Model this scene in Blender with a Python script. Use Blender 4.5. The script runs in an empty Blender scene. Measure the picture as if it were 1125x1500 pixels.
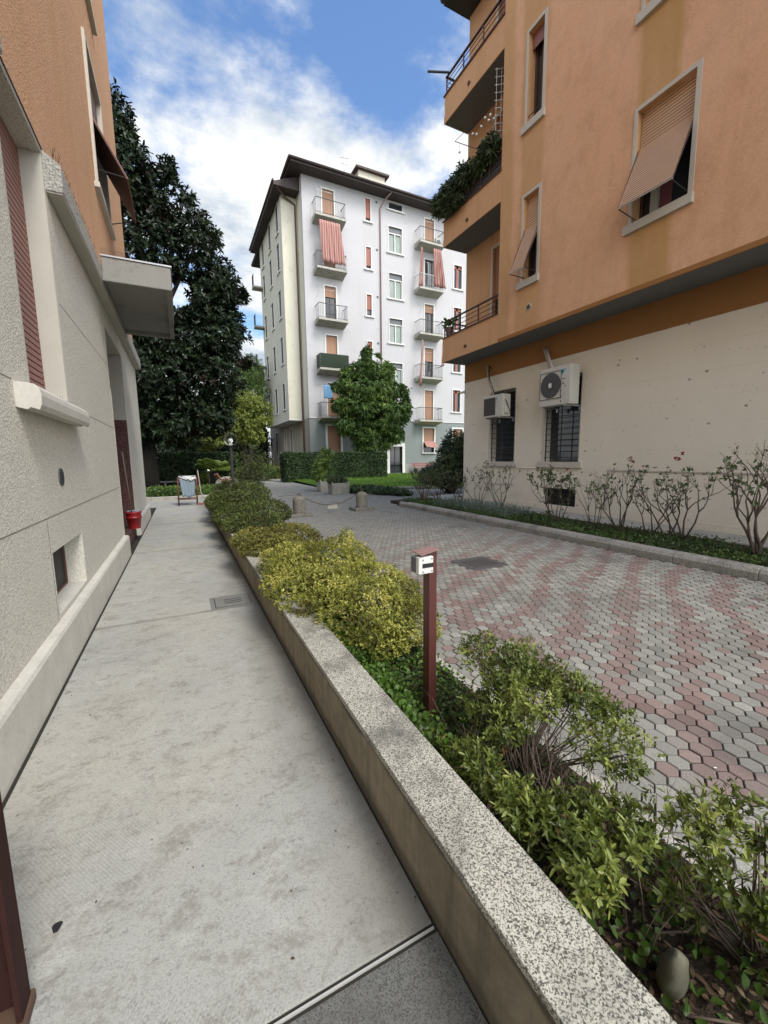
import bpy, math, random
import numpy as np
from mathutils import Vector, Matrix
random.seed(7); rng = np.random.default_rng(11)
SC = bpy.context.scene; COL = SC.collection; PI = math.pi; R = math.radians

# ------------------------------------------------------------------ materials
class NT:
    def __init__(s, name):
        s.m = bpy.data.materials.new(name); s.m.use_nodes = True
        s.t = s.m.node_tree; s.N = s.t.nodes; s.L = s.t.links
        s.b = s.N['Principled BSDF']; s.tc = s.N.new('ShaderNodeTexCoord')
        s.co = s.tc.outputs['Object']
    def new(s, k, **kw):
        n = s.N.new(k)
        for a, v in kw.items(): setattr(n, a, v)
        return n
    def set(s, sock, v):
        if isinstance(v, bpy.types.NodeSocket): s.L.new(v, sock)
        elif isinstance(v, (tuple, list)) and len(v) == 3 and sock.type == 'RGBA': sock.default_value = (*v, 1)
        else: sock.default_value = v
    def mp(s, sc=(1, 1, 1), loc=(0, 0, 0), rot=(0, 0, 0), src=None):
        n = s.new('ShaderNodeMapping'); s.L.new(src or s.co, n.inputs[0])
        n.inputs['Scale'].default_value = sc; n.inputs['Location'].default_value = loc; n.inputs['Rotation'].default_value = rot
        return n.outputs[0]
    def noise(s, scale, det=4, rough=.55, src=None, dist=0):
        n = s.new('ShaderNodeTexNoise'); s.L.new(src or s.co, n.inputs['Vector'])
        n.inputs['Scale'].default_value = scale; n.inputs['Detail'].default_value = det
        n.inputs['Roughness'].default_value = rough; n.inputs['Distortion'].default_value = dist
        return n.outputs['Fac']
    def vor(s, scale, src=None, feat='F1', out='Distance', rnd=1):
        n = s.new('ShaderNodeTexVoronoi', feature=feat); s.L.new(src or s.co, n.inputs['Vector'])
        n.inputs['Scale'].default_value = scale; n.inputs['Randomness'].default_value = rnd
        return n.outputs[out]
    def ramp(s, fac, stops, interp='LINEAR'):
        n = s.new('ShaderNodeValToRGB'); s.L.new(fac, n.inputs[0]); r = n.color_ramp; r.interpolation = interp
        while len(r.elements) < len(stops): r.elements.new(.5)
        for e, (p, c) in zip(r.elements, stops):
            e.position = p; e.color = (*c, 1) if isinstance(c, tuple) else (c, c, c, 1)
        return n.outputs[0]
    def mix(s, fac, a, b, mode='MIX'):
        n = s.new('ShaderNodeMix', data_type='RGBA', blend_type=mode)
        s.set(n.inputs[0], fac); s.set(n.inputs[6], a); s.set(n.inputs[7], b); return n.outputs[2]
    def math(s, op, a, b=0, c=0):
        n = s.new('ShaderNodeMath', operation=op); s.set(n.inputs[0], a); s.set(n.inputs[1], b); s.set(n.inputs[2], c); return n.outputs[0]
    def sep(s, src=None):
        n = s.new('ShaderNodeSeparateXYZ'); s.L.new(src or s.co, n.inputs[0]); return n.outputs
    def bump(s, h, st=.4, dist=.01, prev=None):
        n = s.new('ShaderNodeBump'); n.inputs['Strength'].default_value = st; n.inputs['Distance'].default_value = dist
        s.L.new(h, n.inputs['Height'])
        if prev: s.L.new(prev, n.inputs['Normal'])
        return n.outputs[0]
    def out(s, col, rough=.85, normal=None, metal=0, spec=.5):
        s.set(s.b.inputs['Base Color'], col); s.set(s.b.inputs['Roughness'], rough)
        s.b.inputs['Metallic'].default_value = metal; s.b.inputs['Specular IOR Level'].default_value = spec
        if normal: s.L.new(normal, s.b.inputs['Normal'])
        return s.m

def plain(name, c, rough=.6, metal=0, var=.25, sc=6, spec=.5, bump=0):
    n = NT(name); f = n.noise(sc, 5); f2 = n.noise(sc * 9, 3)
    col = n.mix(n.math('MULTIPLY', f, var * 2), c, tuple(x * .45 for x in c))
    col = n.mix(n.math('MULTIPLY', f2, var), col, tuple(min(1, x * 1.35 + .01) for x in c))
    return n.out(col, rough, n.bump(f2, .3, bump) if bump else None, metal, spec)

def m_stucco(name, c, c2, grain, bd, streak=None, gk=.38):
    n = NT(name)
    big = n.noise(.9, 5, .6); g = n.noise(grain, 3, .65); v = n.vor(grain * .8)
    col = n.mix(big, c, c2)
    col = n.mix(n.math('MULTIPLY', n.ramp(g, [(.36, 1.), (.56, 0.)]), gk), col, tuple(x * .5 for x in c))
    if streak:
        st = n.noise(1.0, 4, .6, n.mp((3.2, 3.2, .22)))
        m = n.math('MULTIPLY', n.ramp(st, [(.5, 0.), (.72, 1.)]), .55)
        col = n.mix(m, col, streak)
        st2 = n.noise(1.0, 3, .6, n.mp((14, 14, .5), (3, 1, 2)))
        col = n.mix(n.math('MULTIPLY', n.ramp(st2, [(.55, 0.), (.75, 1.)]), .18), col, tuple(x * .6 for x in streak))
    nb = n.bump(n.math('ADD', g, n.math('MULTIPLY', v, .6)), .75, bd)
    return n.out(col, .93, nb, spec=.15)

M = {}
M['rough'] = m_stucco('rough_render', (.70, .67, .59), (.59, .56, .485), 80, .0085, None, .7)
M['roughbig'] = m_stucco('pebbled_render', (.50, .48, .44), (.36, .35, .31), 55, .02, None, .8)
M['jointline'] = plain('scored_joint', (.20, .185, .16), .9)
M['smooth'] = plain('smooth_render', (.50, .475, .415), .9, var=.18, sc=3, spec=.1)
M['plinth'] = plain('plinth_stone', (.58, .555, .49), .88, var=.45, sc=4, spec=.2, bump=.003)
M['orangeL'] = m_stucco('orange_render_left', (.60, .34, .195), (.64, .40, .25), 70, .008, (.48, .29, .13), .5)

def m_orange():
    n = NT('orange_render_right'); x, y, z = n.sep()
    big = n.noise(.7, 4); g = n.noise(65, 3); y = n.math('ADD', y, 4.0)
    col = n.mix(big, (.72, .415, .23), (.755, .465, .295))
    mt_ = n.ramp(n.noise(2.4, 9, .72, n.mp((1, 1, .7), (2, 2, 2))), [(.47, 0.), (.62, 1.)]); col = n.mix(n.math('MULTIPLY', mt_, .30), col, (.50, .27, .14))
    pl = n.ramp(n.noise(.45, 3, .4, n.mp((1, 1, 1), (9, 9, 9))), [(.55, 0.), (.56, 1.)]); col = n.mix(n.math('MULTIPLY', pl, .16), col, (.76, .50, .34))
    col = n.mix(n.math('MULTIPLY', n.ramp(g, [(.36, 1.), (.56, 0.)]), .22), col, (.36, .18, .10))
    # ochre rain stains that run down under each window column
    wob = n.math('MULTIPLY', n.math('SUBTRACT', n.noise(1.6, 3, .6, n.mp((1, 1, .5))), .5), .35)
    yy = n.math('ADD', y, wob)
    def band(a, b, e):
        return n.math('MULTIPLY', n.ramp(n.math('SUBTRACT', yy, a - e), [(0, 0.), (e, 1.)]),
                      n.ramp(n.math('SUBTRACT', b + e, yy), [(0, 0.), (e, 1.)]))
    s = n.math('ADD', n.math('MULTIPLY', band(4.70, 5.25, .16), n.ramp(n.noise(1.2, 3, .6, n.mp((1, 1.2, .3))), [(.2, .5), (.6, 1.)])),
               n.math('MULTIPLY', band(7.6, 8.2, .12), .55))
    s = n.math('ADD', s, n.math('MULTIPLY', band(8.6, 8.95, .15), .6))
    col = n.mix(n.math('MINIMUM', n.math('MULTIPLY', s, .9), 1), col, (.46, .275, .10))
    st = n.noise(1.0, 4, .65, n.mp((2.5, 2.5, .2)))
    col = n.mix(n.math('MULTIPLY', n.ramp(st, [(.52, 0.), (.75, 1.)]), .35), col, (.47, .26, .12))
    ck = n.noise(1.0, 6, .8, n.mp((.6, .6, .9), (4, 2, 0)), 1.2)
    ck = n.ramp(ck, [(.497, 0.), (.5, 1.), (.503, 0.)])
    col = n.mix(n.math('MULTIPLY', ck, .45), col, (.30, .17, .09))
    return n.out(col, .92, n.bump(g, .6, .009), spec=.12)
M['orangeR'] = m_orange()
M['ochre'] = plain('ochre_band_render', (.34, .165, .06), .9, var=.22, sc=2.5, spec=.1)
M['balc'] = m_stucco('balcony_render', (.64, .36, .18), (.66, .40, .23), 70, .006, (.48, .27, .10))
M['soffit'] = plain('grey_soffit', (.20, .20, .20), .85, var=.12, sc=2, spec=.1)
M['soffitL'] = plain('concrete_soffit', (.36, .345, .31), .85, var=.15, sc=2, spec=.1)

def m_cream():
    n = NT('cream_render'); big = n.noise(.8, 5, .6); g = n.noise(60, 3, .6)
    col = n.mix(big, (.80, .745, .63), (.70, .645, .53))
    col = n.mix(n.math('MULTIPLY', n.ramp(g, [(.36, 1.), (.55, 0.)]), .22), col, (.36, .31, .24))
    sp = n.vor(3.2, n.mp((1, 1, 1.3)), 'F1'); sp2 = n.noise(1.5, 2)
    pit = n.math('MULTIPLY', n.ramp(n.math('ADD', sp, n.math('MULTIPLY', n.noise(40, 2), .05)), [(.105, 1.), (.13, 0.)]), n.ramp(sp2, [(.40, 0.), (.5, 1.)]))
    col = n.mix(n.math('MULTIPLY', pit, .8), col, (.20, .15, .11))
    tiny = n.ramp(n.vor(9), [(.10, 1.), (.14, 0.)])
    col = n.mix(n.math('MULTIPLY', n.math('MULTIPLY', tiny, n.ramp(n.noise(2.2, 2), [(.45, 0.), (.6, 1.)])), .6), col, (.25, .19, .14))
    x, y, z = n.sep()
    ln = n.math('ABSOLUTE', n.math('SUBTRACT', n.math('FRACT', n.math('MULTIPLY', n.math('ADD', z, n.math('MULTIPLY', n.noise(1.2, 2), .02)), 2.1)), .5))
    l2 = n.math('MULTIPLY', n.ramp(ln, [(.0, 1.), (.012, 0.)]), n.ramp(n.noise(.9, 3, .5, n.mp((1, .6, 3))), [(.45, 0.), (.6, 1.)]))
    col = n.mix(n.math('MULTIPLY', l2, .35), col, (.33, .27, .2))
    low = n.ramp(n.math('ADD', z, n.math('MULTIPLY', n.noise(2.5, 4), .8)), [(.55, 1.), (1.0, 0.)])
    col = n.mix(n.math('MULTIPLY', low, .3), col, (.42, .37, .29))
    nb = n.bump(n.math('SUBTRACT', n.math('ADD', g, n.math('MULTIPLY', n.noise(5, 4), 1.5)), n.math('MULTIPLY', pit, 2)), .5, .006)
    return n.out(col, .93, nb, spec=.12)
M['cream'] = m_cream()

def m_walk():
    n = NT('ribbed_concrete'); x, y, z = n.sep()
    big = n.noise(.8, 6, .62); med = n.noise(4.5, 9, .72, n.mp((1, 1.5, 1)), .25); fine = n.noise(160, 2)
    col = n.mix(big, (.40, .398, .362), (.33, .33, .302))
    for jy in (4.417, 7.857, 11.207):
        dj = n.math('ABSOLUTE', n.math('SUBTRACT', n.math('ADD', y, n.math('MULTIPLY', n.math('SUBTRACT', n.noise(5, 5, .7), .5), .05)), jy - 8.1425)); col = n.mix(n.math('MULTIPLY', n.ramp(dj, [(.008, 1.), (.04, 0.)]), .7), col, (.10, .095, .08))
    warm = n.noise(.6, 3, .5, n.mp((1, 1, 1), (7, 3, 0)))
    col = n.mix(n.math('MULTIPLY', n.ramp(warm, [(.4, 0.), (.65, 1.)]), .45), col, (.44, .395, .31))
    med = n.math('ADD', med, n.math('MULTIPLY', n.math('SUBTRACT', n.noise(45, 4, .7), .5), .45)); st = n.ramp(med, [(.52, 0.), (.66, 1.)])
    col = n.mix(n.math('MULTIPLY', st, .55), col, (.20, .18, .145))
    fl = n.noise(11, 9, .8, n.mp((1, 1.6, 1), (2, 5, 0)), .3)
    col = n.mix(n.math('MULTIPLY', n.ramp(n.math('ADD', fl, n.math('MULTIPLY', n.math('SUBTRACT', n.noise(60, 3, .7, n.mp((1, 1, 1), (3, 3, 3))), .5), .4)), [(.56, 0.), (.64, 1.)]), .45), col, (.14, .125, .11))
    ck = n.noise(.9, 7, .75, n.mp((1, .8, 1), (6, 6, 0)), .6); col = n.mix(n.math('MULTIPLY', n.ramp(ck, [(.4975, 0.), (.5, 1.), (.5025, 0.)]), .35), col, (.10, .09, .08))
    lt = n.noise(5, 8, .75, n.mp((1, 1.3, 1), (9, 1, 0)), .2)
    col = n.mix(n.math('MULTIPLY', n.ramp(lt, [(.55, 0.), (.7, 1.)]), .35), col, (.55, .54, .50))
    # contact shade painted into the colour along the foot of the planter wall
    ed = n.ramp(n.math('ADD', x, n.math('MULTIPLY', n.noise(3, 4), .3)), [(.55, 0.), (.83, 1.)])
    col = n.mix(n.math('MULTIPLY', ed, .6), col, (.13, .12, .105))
    spk = n.math('MULTIPLY', n.ramp(n.vor(17), [(.06, 1.), (.10, 0.)]), n.ramp(n.noise(3, 2, .5, n.mp((1, 1, 1), (1, 8, 0))), [(.52, 0.), (.58, 1.)]))
    col = n.mix(n.math('MULTIPLY', spk, .7), col, (.06, .05, .045))
    col = n.mix(n.math('MULTIPLY', n.ramp(fine, [(.35, 1.), (.5, 0.)]), .35), col, (.16, .155, .145))
    rib = n.math('SINE', n.math('MULTIPLY', x, 480)); rib2 = n.math('SINE', n.math('MULTIPLY', y, 330))
    rp = n.math('MULTIPLY', n.math('MULTIPLY', rib, rib2), n.ramp(n.noise(1.3, 3), [(.45, 0.), (.6, .8)]))
    col = n.mix(n.math('MULTIPLY', n.ramp(rp, [(.1, 0.), (.6, 1.)]), .30), col, (.12, .12, .11))
    nb = n.bump(n.math('ADD', n.math('MULTIPLY', rp, .5), n.math('ADD', fine, n.math('MULTIPLY', med, .8))), .45, .004)
    return n.out(col, .88, nb, spec=.2)
M['walk'] = m_walk()

def m_granite(name, dark, light, mid, sc=75, dirt=.5):
    n = NT(name); v = n.noise(sc, 3, .7); v2 = n.noise(sc * 2.1, 2, .6)
    sc_ = n.new('ShaderNodeSeparateColor'); n.L.new(n.vor(sc * 1.9, None, 'F1', 'Color'), sc_.inputs[0])
    f = n.math('ADD', n.math('ADD', n.math('MULTIPLY', v, .45), n.math('MULTIPLY', v2, .2)), n.math('MULTIPLY', n.math('SUBTRACT', sc_.outputs[0], .5), .22)); f = n.math('ADD', f, .175)
    col = n.ramp(f, [(.40, dark), (.47, mid), (.53, light), (.7, light)])
    d = n.noise(2.6, 5, .7); col = n.mix(n.math('MULTIPLY', n.ramp(d, [(.48, 0.), (.68, 1.)]), dirt), col, (.085, .08, .07))
    return n.out(col, .8, n.bump(f, .35, .003), spec=.3)
M['granite'] = m_granite('speckled_granite', (.075, .07, .06), (.50, .475, .40), (.25, .24, .20), 140, .78)
M['darkgranite'] = m_granite('stained_dark_concrete', (.07, .07, .063), (.17, .17, .155), (.12, .12, .11), 150, .7)
M['redgranite'] = m_granite('red_granite', (.014, .006, .006), (.11, .05, .045), (.04, .017, .016), 60, .1)
M['bollard'] = m_granite('bollard_stone', (.06, .055, .048), (.26, .24, .20), (.13, .12, .10), 60, .5)
M['canopyc'] = m_wb('stained_canopy_concrete', (.27, .265, .245), (.21, .205, .19), (.10, .095, .085)) if 0 else None
M['kerb'] = m_granite('kerb_concrete', (.12, .115, .10), (.38, .36, .31), (.23, .22, .19), 90, .6)
M['kerbpale'] = m_granite('edging_concrete', (.19, .18, .15), (.50, .48, .42), (.34, .32, .27), 110, .35)

def m_pside():
    n = NT('planter_wall_render'); x, y, z = n.sep()
    big = n.noise(1.3, 5, .65, n.mp((1, 1, 2.2))); g = n.noise(140, 2)
    big = n.noise(2.2, 9, .75, n.mp((1, 1, 1.6))); col = n.mix(n.ramp(big, [(.3, 0.), (.7, 1.)]), (.33, .275, .195), (.17, .145, .105))
    st = n.noise(5, 9, .78, n.mp((1, 1.2, 1.0), (2, 2, 0)), .3); y0 = n.ramp(n.noise(1, 4, .7, n.mp((1, 14, .8))), [(.5, 0.), (.7, .5)]); col = n.mix(y0, col, (.09, .08, .06))
    col = n.mix(n.math('MULTIPLY', n.ramp(st, [(.48, 0.), (.66, 1.)]), .55), col, (.13, .115, .085))
    top = n.ramp(n.math('ADD', z, n.math('MULTIPLY', n.noise(3, 4, .6, n.mp((1, 1, .3))), .09)), [(.325, 0.), (.345, 1.)])  # overhang shade below the coping, painted as a dark band
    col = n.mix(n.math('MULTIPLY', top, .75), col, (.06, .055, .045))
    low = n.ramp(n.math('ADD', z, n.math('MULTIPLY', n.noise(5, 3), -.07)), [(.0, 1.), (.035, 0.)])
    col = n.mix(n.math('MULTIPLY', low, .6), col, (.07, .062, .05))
    return n.out(col, .93, n.bump(n.math('ADD', g, n.math('MULTIPLY', big, 2)), .5, .003), spec=.12)
M['pside'] = m_pside()

def m_hex():
    n = NT('hexagonal_pavers'); at = n.new('ShaderNodeAttribute', attribute_name='stone'); c = n.new('ShaderNodeSeparateColor')
    n.L.new(at.outputs['Color'], c.inputs[0]); pink, val, top = c.outputs[0], c.outputs[1], c.outputs[2]
    grey = n.mix(val, (.17, .17, .15), (.36, .355, .31)); red = n.mix(val, (.16, .105, .095), (.275, .185, .165))
    col = n.mix(pink, grey, red)
    g = n.noise(170, 2); col = n.mix(n.math('MULTIPLY', n.ramp(g, [(.35, 1.), (.55, 0.)]), .5), col, (.10, .095, .085))
    big = n.noise(.55, 5, .65); col = n.mix(n.math('MULTIPLY', n.ramp(big, [(.45, 0.), (.68, 1.)]), .45), col, (.15, .14, .125))
    x, y, z = n.sep()
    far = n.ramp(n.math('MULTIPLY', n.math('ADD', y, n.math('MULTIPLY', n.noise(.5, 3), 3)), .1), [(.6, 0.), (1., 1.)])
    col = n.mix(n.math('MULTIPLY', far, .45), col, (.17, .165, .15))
    ds = n.ramp(n.noise(1.1, 4, .6, n.mp((1, 1, 1), (5, 2, 0))), [(.60, 0.), (.68, 1.)])
    col = n.mix(n.math('MULTIPLY', ds, .4), col, (.09, .08, .075))
    col = n.mix(top, col, (.045, .042, .035))
    return n.out(col, .88, n.bump(g, .4, .002), spec=.2)
M['hex'] = m_hex()
M['joint'] = plain('joint_dirt', (.040, .037, .030), .95, var=.3, sc=20, spec=.1)
M['concrete'] = plain('path_concrete', (.36, .35, .31), .9, var=.3, sc=1.2, spec=.15, bump=.002)
M['soil'] = None
def m_soil():
    n = NT('dark_soil'); a = n.noise(9, 6, .7); b = n.noise(60, 4, .7)
    col = n.mix(a, (.035, .026, .019), (.085, .065, .048)); col = n.mix(n.ramp(b, [(.5, 0.), (.7, .6)]), col, (.14, .11, .08))
    return n.out(col, .95, n.bump(n.math('ADD', a, b), 1, .03), spec=.1)
M['soil'] = m_soil()
def m_lawn():
    n = NT('lawn_grass'); a = n.noise(1.2, 5, .6); b = n.noise(35, 4, .7)
    col = n.mix(a, (.075, .15, .022), (.115, .20, .035)); col = n.mix(n.math('MULTIPLY', b, .8), col, (.03, .07, .012))
    return n.out(col, .9, n.bump(b, 1, .03), spec=.1)
M['lawn'] = m_lawn()
M['far'] = plain('far_ground', (.06, .07, .035), .95, var=.3, sc=.3, spec=.1)
M['gatepaint'] = plain('dark_brown_gate_paint', (.034, .011, .009), .75, var=.45, sc=18, spec=.15, bump=.002)
M['redmetal'] = plain('red_brown_paint', (.095, .028, .023), .42, var=.35, sc=14, bump=.002)
M['redpale'] = plain('weathered_red_paint', (.30, .17, .15), .6, var=.6, sc=22)
M['rust'] = plain('rusty_metal', (.10, .055, .035), .7, var=.5, sc=30)
M['ironbrown'] = plain('brown_railing_paint', (.085, .036, .03), .5, var=.2)
M['iron'] = plain('dark_iron', (.03, .03, .03), .5, var=.2)
M['galv'] = plain('galvanised_metal', (.45, .45, .45), .4, .6, var=.15)
M['castiron'] = plain('cast_iron', (.10, .09, .085), .7, .2, var=.4, sc=12)
M['covermetal'] = plain('cement_cover', (.20, .195, .175), .9, var=.4, sc=9, bump=.003)
M['white'] = plain('white_plastic', (.66, .65, .61), .45, var=.12)
M['acbody'] = plain('air_conditioner_casing', (.56, .545, .48), .5, var=.14)
M['acdark'] = plain('fan_grille_grey', (.10, .105, .11), .5, var=.15)
M['black'] = plain('black_void', (.012, .012, .012), .6, var=.1)
M['cyan'] = plain('cyan_emblem', (.06, .42, .55), .4, var=.05)
M['beigeframe'] = plain('stone_window_frame', (.55, .51, .43), .8, var=.2, sc=4)
M['tube'] = plain('insulated_pipe_wrap', (.36, .31, .27), .7, var=.3, sc=20)
M['roofbrown'] = plain('dark_brown_eave', (.05, .034, .032), .7, var=.25, sc=2)
M['tiles'] = plain('roof_tiles', (.20, .09, .06), .85, var=.4, sc=3)
M['wood'] = plain('brown_wood', (.10, .05, .03), .6, var=.3)
M['curtain'] = plain('pale_curtain', (.42, .38, .30), .9, var=.2)
M['redcurt'] = plain('maroon_curtain', (.12, .03, .03), .9, var=.2)
M['wstone'] = plain('white_trim', (.66, .65, .62), .8, var=.15, sc=2)
M['red'] = plain('red_plastic', (.24, .010, .013), .38, var=.15)
M['strip'] = plain('steel_strip', (.62, .60, .56), .45, .3, var=.15)
M['greenplas'] = plain('blue_grey_cloth', (.24, .30, .36), .8, var=.3)
M['redwood'] = plain('red_brown_wood', (.17, .055, .035), .6, var=.3)
M['pinkpipe'] = plain('faded_red_pipe', (.25, .15, .135), .6)
M['pinkp'] = plain('pink_plastic', (.26, .085, .08), .5, var=.2)
M['glow'] = plain('lamp_frosted_bulb', (.8, .8, .76), .3, var=.05)
M['bark'] = plain('bark', (.075, .062, .048), .95, var=.5, sc=9, bump=.02)
M['darkbark'] = plain('dark_bark', (.030, .024, .02), .95, var=.4, sc=9, bump=.02)
M['cane'] = plain('rose_cane', (.085, .06, .042), .9, var=.4, sc=25)
M['twig'] = plain('azalea_twig', (.13, .095, .07), .9, var=.4, sc=40)
M['stone'] = plain('grey_green_stone', (.16, .15, .10), .8, var=.4, sc=12, bump=.004)
M['laundry'] = plain('blue_laundry', (.15, .32, .50), .9, var=.5, sc=5)

def m_glass(name, c=(.02, .022, .025)):
    n = NT(name); f = n.noise(1.5, 3); col = n.mix(f, c, tuple(x * 2.5 for x in c)); return n.out(col, .06, spec=.6)
M['glass'] = m_glass('window_glass'); M['glassgreen'] = m_glass('patterned_glass', (.10, .125, .11))
def m_clear():
    n = NT('clear_globe'); n.b.inputs['Base Color'].default_value = (.9, .92, .9, 1)
    n.b.inputs['Roughness'].default_value = .05; n.b.inputs['Transmission Weight'].default_value = 1; n.b.inputs['IOR'].default_value = 1.12
    return n.m
M['clear'] = m_clear()

def m_slats(name, c, per_m, dark=.45):
    n = NT(name); x, y, z = n.sep(); f = n.math('FRACT', n.math('MULTIPLY', z, per_m))
    col = n.mix(n.ramp(f, [(.0, 1.), (.18, 1.), (.3, 0.)]), c, tuple(v * dark for v in c))
    col = n.mix(n.math('MULTIPLY', n.noise(2, 4), .4), col, tuple(v * .6 for v in c))
    return n.out(col, .65, n.bump(n.math('PINGPONG', f, .5), .4, .01))
M['slatfar'] = m_slats('terracotta_roller_blind', (.37, .20, .12), 14)
M['slatred'] = m_slats('red_brown_blind', (.34, .12, .085), 14)
M['slat'] = plain('beige_brown_slats', (.64, .40, .235), .5, var=.15, sc=3)
M['slatmaroon'] = plain('maroon_slats', (.27, .125, .105), .55, var=.15, sc=3)
M['slatback'] = plain('blind_underside', (.11, .05, .038), .6, var=.2, sc=3)
def m_awn(name, ax='x', per=5.5):
    n = NT(name); x, y, z = n.sep(); s = {'x': x, 'y': y}[ax]
    f = n.math('FRACT', n.math('MULTIPLY', n.math('ADD', s, n.math('MULTIPLY', n.noise(.8, 2), .12)), per))
    col = n.mix(n.ramp(f, [(.45, 0.), (.52, 1.), (.95, 1.), (1., 0.)]), (.27, .105, .09), (.37, .225, .19))
    return n.out(col, .9)
M['awning'] = m_awn('striped_sun_curtain')

def m_wb(name, c, c2, gr):
    n = NT(name); big = n.noise(.35, 5, .6); col = n.mix(big, c, c2)
    st = n.noise(1, 4, .6, n.mp((.9, .9, .12)))
    col = n.mix(n.math('MULTIPLY', n.ramp(st, [(.52, 0.), (.72, 1.)]), .35), col, gr)
    fl = n.noise(1.6, 9, .75, n.mp((1, 1, 1), (4, 4, 4)))
    col = n.mix(n.math('MULTIPLY', n.ramp(fl, [(.55, 0.), (.66, 1.)]), .35), col, tuple(v * .8 for v in gr))
    return n.out(col, .93, n.bump(n.noise(25, 4), .4, .01), spec=.1)
M['canopyc'] = m_wb('stained_canopy_concrete', (.30, .29, .265), (.23, .225, .205), (.10, .095, .085))
M['wbwhite'] = m_wb('white_lilac_render', (.49, .478, .485), (.43, .42, .43), (.40, .375, .33))
M['wbcream'] = m_wb('pale_cream_render', (.62, .595, .50), (.56, .535, .43), (.46, .42, .32))
M['wbgrey'] = m_wb('grey_green_render', (.23, .25, .24), (.18, .20, .195), (.30, .30, .27))
M['wbplinth'] = m_wb('pale_base_render', (.30, .31, .285), (.25, .26, .24), (.18, .18, .16))
M['wbbeige'] = m_wb('beige_render', (.38, .34, .27), (.33, .30, .24), (.28, .24, .18))

def m_leaf(name, stops, rough=.45, trans=.25, spec=.35):
    n = NT(name); at = n.new('ShaderNodeAttribute', attribute_name='tone')
    col = n.ramp(at.outputs['Fac'], stops)
    n.out(col, rough, spec=spec)
    tr = n.new('ShaderNodeBsdfTranslucent'); n.L.new(col, tr.inputs[0]); mx = n.new('ShaderNodeMixShader'); mx.inputs[0].default_value = trans
    o = [x for x in n.N if x.type == 'OUTPUT_MATERIAL'][0]
    n.L.new(n.b.outputs[0], mx.inputs[1]); n.L.new(tr.outputs[0], mx.inputs[2]); n.L.new(mx.outputs[0], o.inputs[0]); return n.m
M['lyellow'] = m_leaf('yellow_green_leaves', [(0, (.12, .085, .022)), (.2, (.11, .12, .022)), (.55, (.26, .27, .045)), (1, (.54, .50, .13))])
M['lolive'] = m_leaf('olive_leaves', [(0, (.08, .05, .02)), (.2, (.055, .07, .018)), (.7, (.12, .155, .035)), (1, (.25, .28, .07))])
M['lyolive'] = m_leaf('yellow_olive_leaves', [(0, (.11, .07, .02)), (.25, (.12, .12, .025)), (.7, (.24, .23, .05)), (1, (.42, .37, .10))])
M['lazalea'] = m_leaf('azalea_leaves', [(0, (.14, .06, .03)), (.08, (.05, .065, .015)), (.6, (.12, .155, .028)), (1, (.30, .32, .075))], .38)
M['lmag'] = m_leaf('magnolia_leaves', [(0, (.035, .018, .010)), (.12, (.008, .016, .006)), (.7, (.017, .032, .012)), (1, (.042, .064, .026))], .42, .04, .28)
M['ltree'] = m_leaf('mid_green_leaves', [(0, (.025, .055, .014)), (.6, (.09, .155, .034)), (1, (.23, .33, .08))], .5, .3)
M['lbright'] = m_leaf('bright_green_leaves', [(0, (.06, .085, .018)), (.6, (.20, .24, .045)), (1, (.36, .37, .08))], .5, .35)
M['lwillow'] = m_leaf('willow_leaves', [(0, (.07, .12, .035)), (.6, (.18, .27, .075)), (1, (.32, .42, .13))], .5, .35)
M['ldark'] = m_leaf('dark_conifer_leaves', [(0, (.010, .02, .008)), (.6, (.025, .045, .017)), (1, (.05, .08, .03))], .6, .15)
M['lhedge'] = m_leaf('hedge_leaves', [(0, (.012, .025, .008)), (.6, (.03, .058, .018)), (1, (.08, .13, .035))], .4, .15)
M['lcover'] = m_leaf('clover_leaves', [(0, (.04, .07, .012)), (.6, (.085, .165, .022)), (1, (.17, .28, .045))], .5, .3)
M['lcoverd'] = m_leaf('creeping_leaves', [(0, (.03, .025, .012)), (.5, (.04, .075, .018)), (1, (.10, .16, .035))], .5, .25)
M['lrose'] = m_leaf('rose_leaves', [(0, (.06, .07, .03)), (.6, (.07, .11, .04)), (1, (.17, .21, .09))], .5, .25)
M['lrosepale'] = m_leaf('pale_rose_leaves', [(0, (.10, .12, .05)), (.6, (.20, .23, .12)), (1, (.36, .38, .22))], .5, .3)
M['lpetal'] = m_leaf('red_petals', [(0, (.20, .01, .015)), (1, (.40, .02, .03))], .6, .2)
M['llitter'] = m_leaf('dead_leaves', [(0, (.04, .025, .015)), (.6, (.13, .08, .045)), (1, (.26, .19, .12))], .8, .1)
M['lgrass'] = m_leaf('grass_blades', [(0, (.06, .12, .015)), (.6, (.12, .23, .03)), (1, (.22, .33, .06))], .6, .3)
M['lpalm'] = m_leaf('palm_leaves', [(0, (.10, .17, .03)), (1, (.36, .46, .10))], .4, .3)
M['lgrey'] = m_leaf('grey_green_leaves', [(0, (.07, .10, .08)), (1, (.20, .25, .19))], .6, .2)

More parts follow.
